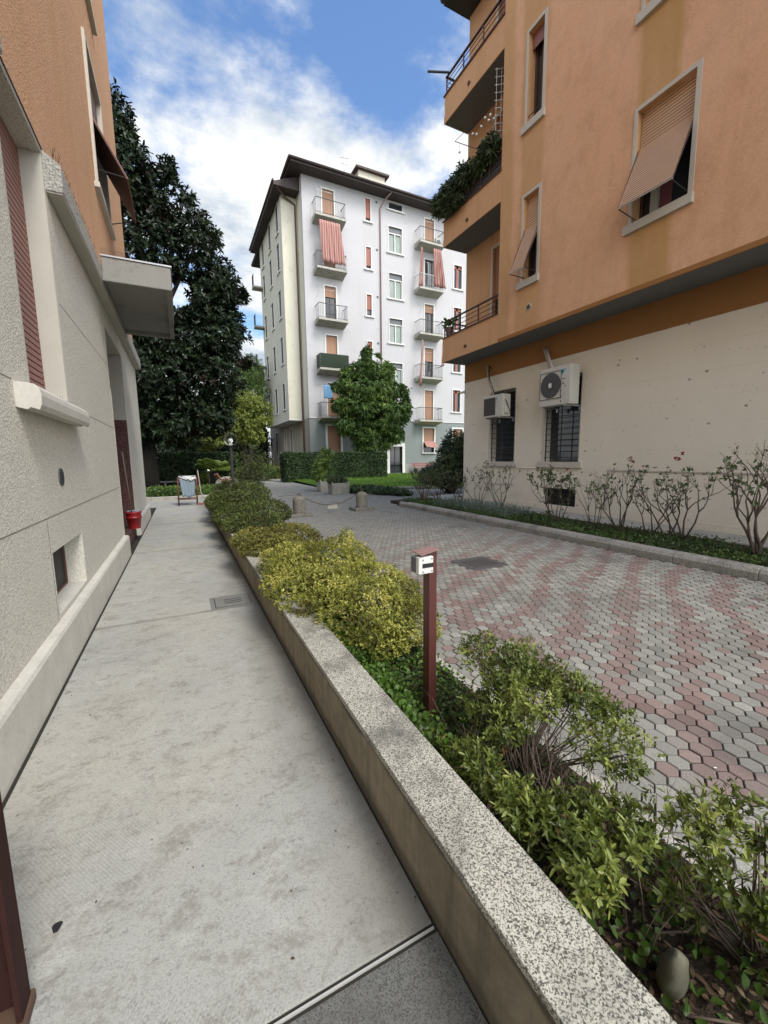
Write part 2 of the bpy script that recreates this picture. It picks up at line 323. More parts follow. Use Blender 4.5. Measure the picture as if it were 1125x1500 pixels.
# ------------------------------------------------------------------ mesh helpers
ORG = {}
class MB:
    def __init__(s): s.v = []; s.f = []
    def add(s, vs, fs):
        o = len(s.v); s.v += [tuple(p) for p in vs]; s.f += [tuple(i + o for i in f) for f in fs]; return s
    def box(s, x0, x1, y0, y1, z0, z1):
        return s.add([(x0, y0, z0), (x1, y0, z0), (x1, y1, z0), (x0, y1, z0), (x0, y0, z1), (x1, y0, z1), (x1, y1, z1), (x0, y1, z1)],
                     [(0, 3, 2, 1), (4, 5, 6, 7), (0, 1, 5, 4), (1, 2, 6, 5), (2, 3, 7, 6), (3, 0, 4, 7)])
    def quad(s, a, b, c, d): return s.add([a, b, c, d], [(0, 1, 2, 3)])
    def slab(s, a, b, c, d, off):       # a quad given thickness by vector off
        q = [Vector(p) for p in (a, b, c, d)]; o = Vector(off)
        return s.add(q + [p + o for p in q], [(0, 1, 2, 3), (7, 6, 5, 4), (0, 4, 5, 1), (1, 5, 6, 2), (2, 6, 7, 3), (3, 7, 4, 0)])
    def tube(s, pts, rad, n=8, cap=True):
        pts = [Vector(p) for p in pts]; k = len(pts)
        if not hasattr(rad, '__len__'): rad = [rad] * k
        vs = []; up = None
        for i, p in enumerate(pts):
            d = (pts[min(i + 1, k - 1)] - pts[max(i - 1, 0)]).normalized()
            if up is None: up = d.orthogonal().normalized()
            up = (up - d * up.dot(d)).normalized() if (up - d * up.dot(d)).length > 1e-6 else d.orthogonal().normalized()
            w = d.cross(up)
            for j in range(n):
                a = 2 * PI * j / n; vs.append(p + (up * math.cos(a) + w * math.sin(a)) * rad[i])
        fs = [(i * n + j, i * n + (j + 1) % n, (i + 1) * n + (j + 1) % n, (i + 1) * n + j) for i in range(k - 1) for j in range(n)]
        if cap: fs += [tuple(range(n - 1, -1, -1)), tuple((k - 1) * n + j for j in range(n))]
        return s.add(vs, fs)
    def lathe(s, c, prof, n=24, cap=True):   # prof: (r, z)
        vs = [(c[0] + r * math.cos(2 * PI * j / n), c[1] + r * math.sin(2 * PI * j / n), c[2] + z) for r, z in prof for j in range(n)]
        k = len(prof)
        fs = [(i * n + j, i * n + (j + 1) % n, (i + 1) * n + (j + 1) % n, (i + 1) * n + j) for i in range(k - 1) for j in range(n)]
        if cap: fs += [tuple(range(n - 1, -1, -1)), tuple((k - 1) * n + j for j in range(n))]
        return s.add(vs, fs)
    def disc(s, c, r, ax, t, n=20):     # short cylinder along axis ax (0,1,2)
        a = [0, 0, 0]; a[ax] = t; b = Vector(c) + Vector(a)
        return s.tube([c, b], r, n)
    def ball(s, c, r, n=10):
        prof = [(max(1e-4, r * math.sin(PI * i / n)), -r * math.cos(PI * i / n)) for i in range(n + 1)]
        return s.lathe(c, prof, n * 2)
    def ext(s, prof, y0, y1, ax=1):     # prism: profile in (x,z) extruded along y, or (y,z) along x
        k = len(prof)
        if ax == 1: vs = [(p[0], y0, p[1]) for p in prof] + [(p[0], y1, p[1]) for p in prof]
        else: vs = [(y0, p[0], p[1]) for p in prof] + [(y1, p[0], p[1]) for p in prof]
        return s.add(vs, [tuple(range(k)), tuple(range(2 * k - 1, k - 1, -1))] + [(i, i + k, (i + 1) % k + k, (i + 1) % k) for i in range(k)])
    def wall(s, ax, pos, th, a0, a1, z0, z1, holes):
        # wall with rectangular openings. ax 'x': face at x=pos, thickness towards pos+th, running along y. 'y': the same turned
        A = sorted({a0, a1} | {h[0] for h in holes} | {h[1] for h in holes}); Z = sorted({z0, z1} | {h[2] for h in holes} | {h[3] for h in holes})
        A = [a for a in A if a0 <= a <= a1]; Z = [z for z in Z if z0 <= z <= z1]
        P = (lambda a, z, p: (p, a, z)) if ax == 'x' else (lambda a, z, p: (a, p, z))
        def ins(a, z): return any(h[0] < a < h[1] and h[2] < z < h[3] for h in holes)
        for p in (pos, pos + th):
            for i in range(len(A) - 1):
                for j in range(len(Z) - 1):
                    if not ins((A[i] + A[i + 1]) / 2, (Z[j] + Z[j + 1]) / 2):
                        s.quad(P(A[i], Z[j], p), P(A[i + 1], Z[j], p), P(A[i + 1], Z[j + 1], p), P(A[i], Z[j + 1], p))
        for (h0, h1, q0, q1) in [(a0, a1, z0, z1)] + [h[:4] for h in holes]:
            for (a, z, b, w) in ((h0, q0, h1, q0), (h1, q0, h1, q1), (h1, q1, h0, q1), (h0, q1, h0, q0)):
                s.quad(P(a, z, pos), P(b, w, pos), P(b, w, pos + th), P(a, z, pos + th))
        return s
    def build(s, name, mat, parent=None, bevel=0, smooth=False, fix=True, origin=None):
        me = bpy.data.meshes.new(name)
        if parent is not None: o0 = Vector(ORG[parent.name])
        elif origin is not None: o0 = Vector(origin)
        else:
            V = np.array(s.v); o0 = Vector(((V[:, 0].min() + V[:, 0].max()) / 2, (V[:, 1].min() + V[:, 1].max()) / 2, V[:, 2].min()))
        me.from_pydata([tuple(Vector(p) - o0) for p in s.v], [], s.f); me.materials.append(mat)
        if fix:
            import bmesh
            bm = bmesh.new(); bm.from_mesh(me)
            if smooth: bmesh.ops.remove_doubles(bm, verts=bm.verts, dist=1e-5)
            bmesh.ops.recalc_face_normals(bm, faces=bm.faces); bm.to_mesh(me); bm.free()
        if smooth: me.polygons.foreach_set('use_smooth', [True] * len(me.polygons))
        ob = bpy.data.objects.new(name, me); COL.objects.link(ob)
        if parent is not None: ob.parent = parent
        else: ob.location = o0
        ORG[ob.name] = tuple(o0)
        if bevel:
            b = ob.modifiers.new('edge', 'BEVEL'); b.width = bevel; b.segments = 2; b.limit_method = 'ANGLE'; b.angle_limit = R(40)
        return ob

def tag(o, label, cat, group=None, kind=None):
    if label: o['label'] = label
    if cat: o['category'] = cat
    if group: o['group'] = group
    if kind: o['kind'] = kind
    return o
def thing(name, loc, label, cat, group=None):
    o = bpy.data.objects.new(name, None); COL.objects.link(o); o.location = loc; o.empty_display_size = .2; ORG[o.name] = tuple(loc)
    return tag(o, label, cat, group)
def struct(o): o['kind'] = 'structure'; return o
def dup(o, loc, label=None, parent=None, rz=None):
    c = o.copy(); COL.objects.link(c)
    if parent is None: c.location = loc; ORG[c.name] = tuple(loc)
    else: c.parent = parent
    if rz is not None: c.rotation_euler.z = rz
    if label: c['label'] = label
    for ch in [x for x in bpy.data.objects if x.parent == o]: dup(ch, None, None, c)
    return c

# ------------------------------------------------------------------ foliage helpers (numpy)
def nrm(a): return a / np.maximum(1e-9, np.linalg.norm(a, axis=1, keepdims=True))
def rdir(n): return nrm(rng.normal(size=(n, 3)))
def leaves(name, mat, O, D, Nn, L, W, tone, parent=None, fold=.25, simple=False, drop=0.):
    """leaf blades: O base, D growth direction, Nn blade normal, L length, W width"""
    n = len(O); L = np.broadcast_to(L, (n,))[:, None]; W = np.broadcast_to(W, (n,))[:, None]
    D = nrm(D); S = nrm(np.cross(D, Nn)); U = np.cross(S, D)
    T = O + D * L - np.array([0, 0, 1.]) * L * drop
    if simple:
        m = O + D * L * .45
        V = np.stack([O, m + S * W * .5, T, m - S * W * .5], 1).reshape(-1, 3); k = 4
        F = np.arange(n * 4).reshape(n, 4)
    else:
        a = O + D * L * .35 + U * W * fold * .6; b = O + D * L * .72 + U * W * fold * .5
        V = np.stack([O, a + S * W * .5, b + S * W * .42, T, b - S * W * .42, a - S * W * .5], 1).reshape(-1, 3); k = 6
        i = np.arange(n)[:, None] * 6; F = np.concatenate([i + np.array([[0, 1, 2, 3]]), i + np.array([[0, 3, 4, 5]])], 0)
    org = np.array(ORG[parent.name]) if parent is not None else np.array([V[:, 0].mean(), V[:, 1].mean(), V[:, 2].min()])
    V = V - org
    me = bpy.data.meshes.new(name); me.vertices.add(len(V)); me.vertices.foreach_set('co', V.astype(np.float32).ravel())
    nf = len(F); me.loops.add(nf * 4); me.loops.foreach_set('vertex_index', F.astype(np.int32).ravel())
    me.polygons.add(nf); me.polygons.foreach_set('loop_start', np.arange(0, nf * 4, 4, dtype=np.int32))
    me.update(calc_edges=True)
    at = me.attributes.new('tone', 'FLOAT', 'POINT'); at.data.foreach_set('value', np.repeat(np.clip(tone, 0, 1), k).astype(np.float32))
    me.materials.append(mat)
    ob = bpy.data.objects.new(name, me); COL.objects.link(ob)
    if parent is not None: ob.parent = parent
    else: ob.location = tuple(org)
    ORG[ob.name] = tuple(org); return ob
def wob(P, s, seed=0.):
    x, y, z = (P * s + seed).T
    return (np.sin(x * 1.7 + 2.1 * np.sin(y * .9 + seed)) + np.sin(y * 1.9 + 1.7 * np.sin(z * 1.1)) + np.sin(z * 2.3 + 1.3 * np.sin(x * 1.3))) / 3
def fill(lobes, n, shell=.45, gap=None, gs=3., wk=1.):
    """points and outward directions in a set of ellipsoid lobes (cx,cy,cz,rx,ry,rz)"""
    lobes = np.array(lobes, float); vol = lobes[:, 3] * lobes[:, 4] + lobes[:, 3] * lobes[:, 5] + lobes[:, 4] * lobes[:, 5]
    idx = rng.choice(len(lobes), n, p=vol / vol.sum()); lb = lobes[idx]
    d = rdir(n); r = (shell ** 3 + rng.random(n) * (1 - shell ** 3)) ** (1 / 3)
    r = r * (1 + wk * .16 * wob(d * 1., 3.1, idx.mean()) + wk * .10 * wob(lb[:, :3] + d, 6.))
    P = lb[:, :3] + d * r[:, None] * lb[:, 3:]; out = nrm(d / np.maximum(lb[:, 3:], .05))
    if gap is not None:
        k = wob(P, gs, 1.3) > gap; P, out = P[k], out[k]
    return P, out
def rosettes(P, out, k, spread, jit=.45, back=0.):
    """k leaves round each twig tip"""
    n = len(P); t = nrm(out + rdir(n) * jit); a = nrm(np.cross(t, rdir(n))); b = np.cross(t, a)
    O = []; D = []; Nn = []
    for j in range(k):
        an = 2 * PI * j / k + rng.random(n) * .7; th = spread * (.55 + .6 * rng.random(n))
        e = a * np.cos(an)[:, None] + b * np.sin(an)[:, None]
        D.append(t * np.cos(th)[:, None] + e * np.sin(th)[:, None]); O.append(P - t * (rng.random(n) * back)[:, None]); Nn.append(t + rdir(n) * .25)
    return np.concatenate(O), np.concatenate(D), np.concatenate(Nn)
def tips_tone(P, out, k, base=.5, var=.3, sc=4., hl=.25, zsc=None):
    t = base + var * wob(P, sc, 2.2) + rng.normal(size=len(P)) * .14
    return np.concatenate([t + rng.normal(size=len(P)) * .10 for _ in range(k)])
def shrub(name, label, cat, lobes, ntips, k, L, W, mat, base, spread=1.1, gap=None, gs=8., shell=.5, stems=14, sr=.006, var=.3, tone=.5, group=None, stemmat='twig', drop=0., simple=False, part='foliage', zmin=.03, hole=None, tsc=4., wk=1.):
    t = thing(name, base, label, cat, group)
    P, out = fill(lobes, ntips, shell, gap, gs, wk); kz = P[:, 2] > zmin
    if hole is not None: kz &= ~hole(P)
    P, out = P[kz], out[kz]
    O, D, Nn = rosettes(P, nrm(out + np.array([0, 0, .5])), k, spread, back=L * 1.3)
    leaves(part, M[mat], O, D, Nn, L * rng.uniform(.45, 1.35, len(O)), W * rng.uniform(.6, 1.25, len(O)), tips_tone(P, out, k, tone, var, tsc), t, simple=simple, drop=drop)
    mb = MB(); sel = rng.choice(len(P), min(stems, len(P)), replace=False)
    for i in sel:
        p = Vector(P[i]); b = Vector(base) + Vector((random.uniform(-.25, .25) * lobes[0][3], random.uniform(-.25, .25) * lobes[0][4], 0))
        c = Vector(lobes[int(np.argmin([(p - Vector(l[:3])).length for l in lobes]))][:3])
        m = b.lerp(c, .5) + Vector((random.uniform(-1, 1), random.uniform(-1, 1), 0)) * sr * 4
        q = c.lerp(p, .45) + Vector((random.uniform(-1, 1), random.uniform(-1, 1), random.uniform(-1, 1))) * sr * 4
        mb.tube([b, m, q, p], [sr, sr * .8, sr * .55, sr * .3], 5)
    mb.build('stems', M[stemmat], t, smooth=True)
    return t
def tree(name, label, trunk, tr, lobes, ntips, k, L, W, mat, spread=1.1, gap=None, gs=1.2, shell=.4, limbs=26, bark='bark', simple=True, var=.3, tone=.5, drop=0., group=None, tsc=1.2, hole=None):
    base = trunk[0]; t = thing(name, base, label, 'tree', group)
    mb = MB(); n = len(trunk); mb.tube(trunk, [tr * (1 - .6 * i / (n - 1)) * (1.25 if i == 0 else 1) for i in range(n)], 10)
    P, out = fill(lobes, ntips, shell, gap, gs)
    if hole is not None: kk = ~hole(P); P, out = P[kk], out[kk]
    for l in lobes:
        c = Vector(l[:3]); a = Vector(trunk[-1]) if c.z > trunk[-1][2] else Vector(trunk[max(1, n // 2)])
        mb.tube([a, a.lerp(c, .5) + Vector((0, 0, .1 * l[5])), c], [tr * .42, tr * .3, tr * .16], 6)
    for i in rng.choice(len(P), limbs, replace=False):
        p = Vector(P[i]); c = Vector(lobes[int(np.argmin([(p - Vector(l[:3])).length for l in lobes]))][:3])
        mb.tube([c, c.lerp(p, .5) + Vector((0, 0, .06)), p], [tr * .16, tr * .1, tr * .03], 5)
    mb.build('trunk', M[bark], t, smooth=True)
    O, D, Nn = rosettes(P, nrm(out + np.array([0, 0, .35])), k, spread, back=L * .9)
    leaves('crown', M[mat], O, D, Nn, L * rng.uniform(.65, 1.25, len(O)), W * rng.uniform(.7, 1.2, len(O)), tips_tone(P, out, k, tone, var, tsc), t, simple=simple, drop=drop)
    return t
def scatter(x0, x1, y0, y1, n, z0, zr, mask=None):
    P = np.stack([rng.uniform(x0, x1, n), rng.uniform(y0, y1, n), z0 + rng.random(n) ** 1.5 * zr], 1)
    return P[mask(P)] if mask else P

# =================================================================== SETTING
sky_rot = R(162)
SUN_EL = R(52)
# ---- ground sheet
struct(MB().quad((-150, -60, -.05), (150, -60, -.05), (150, 220, -.05), (-150, 220, -.05)).build('ground', M['far']))
# ---- walkway between the left building and the planter: four cast panels with open joints
mb = MB()
for (a, b) in ((.985, 4.41), (4.424, 7.85), (7.864, 11.2), (11.214, 15.3)):
    mb.box(-.824, .650, a, b, -.04, 0)
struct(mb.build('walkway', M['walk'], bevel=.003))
struct(MB().box(-1.0, .655, -2.5, 15.3, -.045, -.006).build('joint_bed', M['joint']))
struct(MB().box(-.84, .652, -2.5, .955, -.03, -.001).build('entrance_paving', M['darkgranite']))
tag(MB().box(-.84, .648, .967, .973, -.02, .001).build('expansion_strip', M['strip']), 'thin steel strip set across the walkway beside dark granite', 'metal strip')
# cement inspection cover in the walkway
t = thing('inspection_cover', (.40, 4.62, .001), 'square cement inspection cover set in the walkway against the planter wall', 'drain cover')
MB().box(.18, .635, 4.40, 4.83, .0005, .004).build('frame', M['covermetal'], t)
mb = MB().box(.23, .585, 4.46, 4.78, .004, .008)
mb.build('lid', M['covermetal'], t, bevel=.002)
mb = MB()
for i in range(3): mb.box(.32, .50, 4.545 + i * .06, 4.56 + i * .06, .008, .0095)
for (a, b, c, d) in ((.225, .59, 4.452, 4.458), (.225, .59, 4.782, 4.788), (.222, .228, 4.452, 4.788), (.587, .593, 4.452, 4.788)): mb.box(a, b, c, d, .004, .0052)
mb.build('slots', M['black'], t)
# black tar blot
mb = MB(); mb.add([(-.48 + .013 * math.cos(a) * (1 + .3 * math.sin(3 * a)), 1.54 + .022 * math.sin(a) * (1 + .2 * math.cos(2 * a)), .0015) for a in [i * .5 for i in range(12)]] , [tuple(range(12))])
struct(mb.build('tar_blot', M['black'], fix=False))

n = 260; P = np.stack([np.where(rng.random(n) < .55, .64 - np.abs(rng.normal(size=n)) * .06, np.where(rng.random(n) < .5, -.81 + np.abs(rng.normal(size=n)) * .04, rng.uniform(-.8, .62, n))), rng.uniform(.99, 12, n), np.full(n, .003)], 1)
tag(leaves('walkway_litter', M['llitter'], P, rdir(n) * [1, 1, .05], np.tile([0, 0, 1.], (n, 1)) + rdir(n) * .3, rng.uniform(.006, .016, n), rng.uniform(.004, .009, n), rng.random(n)), 'tiny dead leaf scraps and grit along the edges of the walkway', 'leaf litter', kind='stuff')
# ---- hexagonal paver drive: one mesh of individual stones
def in_road(x, y):
    if x < 1.70 and y < 13.2: return False
    if x < .9: return y > 18.6 and x > .5 and False
    if y < 11.75: return x < 6.24
    if y < 13.0: return x < 6.24 + (y - 11.75) * 3.0
    lim = 19.6 - (x - 6.6) * .56 if x > 6.6 else 27
    return x < 15 and y < lim and not (x > 8.7 and y < 12.8)
s = .101; ry = s * .866; V = []; F = []; CC = []
j = 0; y = -1.6
hx = [(math.cos(R(60 * i + 30)), math.sin(R(60 * i + 30))) for i in range(6)]
while y < 27:
    off = (j % 2) * s / 2; x = 1.66 + off; i = 0
    x1 = 15.0
    while x < x1:
        if in_road(x, y) and not (3.50 < x < 4.18 and 4.28 < y < 4.92):
            dz = random.uniform(-.0025, .002); tx, ty = random.gauss(0, .012), random.gauss(0, .012); k = len(V); rr = s / 2 / math.cos(R(30)) * random.uniform(.93, .975); ox, oy = random.uniform(-.001, .001), random.uniform(-.001, .001)
            for f, zz in ((.90, 0), (1.0, -.005), (1.0, -.03)):
                for (cx, cy) in hx: V.append((x + ox + cx * rr * f, y + oy + cy * rr * f, zz + dz + (cx * tx + cy * ty) * rr))
            F.append(tuple(range(k, k + 6)))
            for q in (0, 6):
                for m in range(6):
                    F.append((k + q + m, k + q + 6 + m, k + q + 6 + (m + 1) % 6, k + q + (m + 1) % 6))
            u = (y - .56 * x + .28) / .52 + .12 * math.sin(x * 1.9 + y * .7) + .10 * math.sin(x * 4.3 - y * 2.1)
            ph = abs(u - round(u))
            pk = ph < .21
            if x < 2.15 + .10 * math.sin(y * 5): pk = False
            if 2.15 <= x < 2.62 and abs(math.sin(y * 3.0 + 1)) > .12: pk = pk or (abs(x - 2.42 - .10 * math.sin(y * 6)) < .13)
            if random.random() < .05: pk = not pk
            fade = 1 if y < 4.2 else max(0., 1 - (y - 4.2) / 4.5)
            pv = (random.uniform(.75, 1.) if pk else random.uniform(0, .12)) * (fade if random.random() < .9 else fade * .4)
            val = min(1, max(0, .55 + random.gauss(0, .18) + .12 * math.sin(x * .9 + y * .6)))
            CC += [(pv, val, 0., 1.)] * 6 + [(pv, val * .75, .45, 1.)] * 6 + [(pv, val, 1., 1.)] * 6
        x += s; i += 1
    y += ry; j += 1
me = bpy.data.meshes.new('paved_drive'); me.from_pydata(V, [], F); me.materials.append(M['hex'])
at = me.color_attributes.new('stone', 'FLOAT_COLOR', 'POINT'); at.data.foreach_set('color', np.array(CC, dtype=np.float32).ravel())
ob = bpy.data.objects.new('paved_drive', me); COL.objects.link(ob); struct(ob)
struct(MB().box(1.6, 15.2, -2.5, 27.2, -.045, -.0125).build('paving_bed', M['joint']))
# drain cover on the drive
t = thing('manhole_cover', (3.84, 4.60, 0), 'square slotted iron manhole cover in the hexagonal paving', 'drain cover')
MB().box(3.49, 4.19, 4.27, 4.93, -.02, -.001).build('frame', M['castiron'], t)
mb = MB().box(3.54, 4.14, 4.32, 4.88, -.001, .004); mb.build('lid', M['castiron'], t, bevel=.002)
mb = MB()
for i in range(6): mb.box(3.62 + i * .08, 3.65 + i * .08, 4.42, 4.56, .004, .0052); mb.box(3.62 + i * .08, 3.65 + i * .08, 4.64, 4.78, .004, .0052)
mb.box(3.62, 4.05, 4.598, 4.602, .004, .0053); [mb.box(3.63 + i * .08, 3.64 + i * .08, 4.56, 4.64, .004, .00525) for i in range(6)]
mb.build('slots', M['black'], t)
# leaves and litter fallen on the drive
Pq = np.array([[2.32, 1.05, .004], [2.28, .98, .004], [3.1, 2.2, .004], [2.75, 3.3, .004], [2.9, 5.6, .004], [4.9, 8.2, .004], [5.6, 6.0, .004], [2.1, 1.25, .004], [4.4, 3.0, .004], [3.6, 7.1, .004], [2.42, .90, .004]])
Pq = np.repeat(Pq, 2, 0)[:18] + rng.normal(size=(18, 3)) * np.array([.25, .3, 0])
Pq = Pq[(Pq[:, 0] > 1.8) & (Pq[:, 0] < 6.1)]
tag(leaves('fallen_leaves', M['wstone'], Pq, rdir(len(Pq)) * [1, 1, .02], np.tile([0, 0, 1.], (len(Pq), 1)) + rdir(len(Pq)) * .2, .022, .011, rng.random(len(Pq))), 'pale petals and leaf scraps fallen on the hexagonal paving', 'leaf litter', kind='stuff')

# ---- far paths and garden ground
struct(MB().add([(-6, 15.3, .001), (1.7, 15.3, .001), (1.7, 18.0, .001), (-6, 18.6, .001)], [(0, 1, 2, 3)]).build('cross_path', M['concrete'], fix=False))
struct(MB().add([(4.9, 27.1, .0), (7.45, 27.1, .0), (7.45, 60, .0), (4.2, 60, .0)], [(0, 1, 2, 3)]).build('back_path', M['concrete'], fix=False))
struct(MB().add([(-14, 18.6, .05), (1.75, 18.6, .05), (2.7, 22, .05), (5.6, 35, .05), (5.6, 62, .05), (-14, 62, .05)], [(0, 1, 2, 3, 4, 5)]).build('garden_soil', M['soil'], fix=False))
mb = MB()
for i in range(12): mb.box(-9.4 + i * .92, -8.49 + i * .92, 18.4 - i * .05, 18.58 - i * .05, -.02, .14)
tag(mb.build('garden_kerb', M['kerbpale'], bevel=.01), 'pale kerb edging the ivy garden bed beyond the walkway end', 'kerb')

# ---- lawn in front of the white building
struct(MB().add([(6.7, 20.2, .03), (15.6, 15.1, .03), (26, 15.1, .03), (31, 31.3, .2), (6.7, 31.3, .2)], [(0, 1, 2, 3, 4)]).build('lawn', M['lawn'], fix=False))
mb = MB(); a = Vector((6.55, 20.25, 0)); b = Vector((15.5, 15.05, 0)); d = (b - a) / 9; nn = Vector((-d.y, d.x, 0)).normalized() * .12
for i in range(9):
    p = a + d * i + d * .006; q = a + d * (i + 1) - d * .006
    mb.slab(p, q, q + nn, p + nn, (0, 0, .085))
tag(mb.build('lawn_kerb', M['kerbpale'], bevel=.008), 'low pale kerb along the front of the green lawn', 'kerb')
n = 34000; P = np.stack([rng.uniform(6.7, 24, n), rng.uniform(14.9, 31, n), np.full(n, .05)], 1)
P = P[P[:, 1] > 20.35 - (P[:, 0] - 6.55) * .582 + .1]; P[:, 2] = .03 + (P[:, 1] - 18) * .012
n = len(P); D = rdir(n) * .5 + [0, 0, 1.]
tag(leaves('grass', M['lgrass'], P, D, rdir(n), rng.uniform(.06, .13, n), .03, .45 + .3 * wob(P, 1.1) + rng.normal(size=n) * .2, simple=True), 'bright green mown lawn grass before the white building', 'grass', kind='stuff')

# =================================================================== PLANTER between walkway and drive
t = thing('planter_wall', (.76, 4, 0), 'long low planter wall with speckled granite coping beside the walkway', 'planter wall')
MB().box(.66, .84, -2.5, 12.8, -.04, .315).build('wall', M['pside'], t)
yy = -2.5
for L in (2.58, 1.97, 2.05, 2.2, 2.2, 2.15, 2.15):
    MB().box(.652, .868, yy + .002, yy + L - .002, .3155, .345).build('coping_slab', M['granite'], t, bevel=.003); yy += L
struct(MB().box(.84, 1.60, -2.5, 12.8, -.04, .04).build('flower_bed_soil', M['soil']))
t = thing('drive_edging', (1.65, 4, 0), 'flush concrete edging stones between planter shrubs and hexagonal paving', 'kerb')
for i in range(16):
    MB().box(1.575, 1.698, -2.5 + i * .98, -2.5 + (i + 1) * .98 - .006, -.06, .012).build('edging_stone', M['kerbpale'], t, bevel=.006)
# plant litter and ground cover in the bed
def bedm(x0, x1, y0, y1): return lambda P: (P[:, 0] > x0) & (P[:, 0] < x1) & (P[:, 1] > y0) & (P[:, 1] < y1)
n = 5200; P = scatter(.87, 1.58, -.6, 2.6, n, .045, .02); n = len(P)
tag(leaves('leaf_litter', M['llitter'], P, rdir(n) * [1, 1, .25], np.tile([0, 0, 1.], (n, 1)) + rdir(n) * .6, rng.uniform(.012, .035, n), rng.uniform(.006, .018, n), rng.random(n)), 'dry brown leaf litter on the planter soil', 'leaf litter', kind='stuff')
n = 11000; P = scatter(.88, 1.57, 1.35, 3.3, n, .05, .14); P = P[(P[:, 0] < 1.28 + .12 * np.sin(P[:, 1] * 5)) | (rng.random(len(P)) < .12)]; n = len(P)
P[:, 2] *= 1.2 - .5 * np.abs(P[:, 0] - 1.05); P[:, 2] += np.clip(.12 - (P[:, 0] - .88) * .5, 0, .12); P = P[~((P[:, 0] > 1.08) & (P[:, 1] < 1.95) & (P[:, 2] > .08))]; n = len(P)
tag(leaves('clover_cover', M['lcover'], P, rdir(n) + [0, 0, .3], np.tile([0, 0, 1.], (n, 1)) + rdir(n) * .7, rng.uniform(.016, .034, n), rng.uniform(.015, .028, n), .5 + .35 * wob(P, 6.) + rng.normal(size=n) * .15), 'bright green clover ground cover round the intercom post', 'ground cover', kind='stuff')
n = 6000; P = scatter(1.12, 1.575, 1.2, 3.4, n, .045, .07); n = len(P)
tag(leaves('creeping_cover', M['lcoverd'], P, rdir(n) + [0, 0, .2], np.tile([0, 0, 1.], (n, 1)) + rdir(n) * .7, rng.uniform(.014, .03, n), rng.uniform(.012, .022, n), .5 + .4 * wob(P, 7.) + rng.normal(size=n) * .15), 'dark creeping ground cover with reddish leaves along the drive edging', 'ground cover', kind='stuff')
n = 1500; P = scatter(.88, 1.57, -.6, 1.3, n, .045, .05); n = len(P)
tag(leaves('creeping_cover', M['lcover'], P, rdir(n) + [0, 0, .2], np.tile([0, 0, 1.], (n, 1)) + rdir(n) * .7, rng.uniform(.018, .04, n), rng.uniform(.014, .03, n), rng.random(n) * .6), 'sparse green seedlings among the dead leaves near the stone', 'ground cover', kind='stuff')

# ---- planter shrubs (X, Y, Z, rx, ry, rz)
shrub('yellow_shrub', 'large yellow-green mounded shrub spilling over the granite coping beside the intercom post', 'shrub',
      [(1.22, 2.95, .34, .46, .62, .24), (1.0, 3.35, .40, .42, .50, .20), (1.45, 3.2, .40, .36, .62, .22), (1.15, 3.85, .46, .52, .62, .25), (.82, 3.65, .40, .26, .40, .14), (1.5, 2.72, .28, .26, .42, .18), (1.45, 4.0, .50, .36, .5, .22), (1.0, 4.35, .44, .36, .36, .20), (1.20, 2.55, .24, .22, .26, .12), (1.55, 4.05, .66, .09, .12, .15), (1.72, 3.1, .34, .16, .45, .16)],
      15000, 5, .023, .0105, 'lyellow', (1.2, 3.4, .04), 1.1, None, 7, .80, 40, .005, .40, .52, stemmat='twig', tsc=7., wk=.45)
shrub('yellow_olive_shrub', 'smaller yellow-olive shrub behind the large yellow one', 'shrub',
      [(1.0, 5.45, .40, .44, .48, .24), (1.35, 5.75, .40, .42, .55, .24), (.88, 5.85, .42, .36, .42, .18)], 7500, 5, .025, .012, 'lyolive', (1.2, 5.6, .04), 1.1, None, 6, .8, 24, .005, .38, .5, tsc=5., wk=.45)
shrub('olive_shrub', 'dark olive shrub with bronze tips, third along the planter', 'shrub',
      [(1.05, 7.4, .42, .52, .75, .22), (1.40, 8.3, .50, .56, .8, .28), (.86, 8.5, .44, .40, .70, .22), (1.05, 7.1, .36, .4, .3, .18)], 8500, 5, .031, .015, 'lolive', (1.3, 8.0, .04), 1.1, None, 4, .8, 24, .006, .35, .48, tsc=4., wk=.45)
shrub('olive_shrub', 'olive shrub fourth along the planter, in front of the lamp post', 'shrub',
      [(1.15, 10.1, .55, .62, .9, .34), (1.55, 11.2, .62, .55, .9, .38), (.85, 10.9, .50, .42, .8, .30)], 7500, 5, .036, .018, 'lolive', (1.3, 10.7, .04), 1.1, None, 4, .8, 24, .006, .35, .45, tsc=3., wk=.45)
shrub('olive_shrub', 'bronze olive shrub at the far end of the planter', 'shrub',
      [(1.2, 12.6, .60, .50, .8, .42), (1.75, 12.9, .62, .5, .6, .36)], 2600, 5, .044, .021, 'lolive', (1.4, 12.7, .04), 1.15, -.5, 4, .6, 20, .006, .35, .36, tsc=3.)
az = dict(spread=1.15, gs=11., tsc=9.)
shrub('azalea', 'tall open azalea with bare lower stems near the intercom post', 'shrub',
      [(1.37, 1.60, .52, .16, .16, .10), (1.52, 1.45, .50, .14, .14, .12), (1.42, 1.28, .44, .20, .16, .13), (1.62, 1.20, .42, .13, .15, .10), (1.60, 1.58, .48, .09, .08, .07), (1.30, 1.45, .33, .20, .13, .12), (1.52, .98, .36, .17, .18, .10), (1.67, 1.07, .40, .09, .11, .07), (1.40, 1.42, .50, .20, .20, .10), (1.22, 1.28, .36, .14, .14, .10), (1.55, 1.25, .48, .16, .16, .10)],
      1900, 6, .028, .0092, 'lazalea', (1.32, 1.25, .04), stems=60, sr=.0035, gap=-.6, shell=.35, tone=.55, **az)
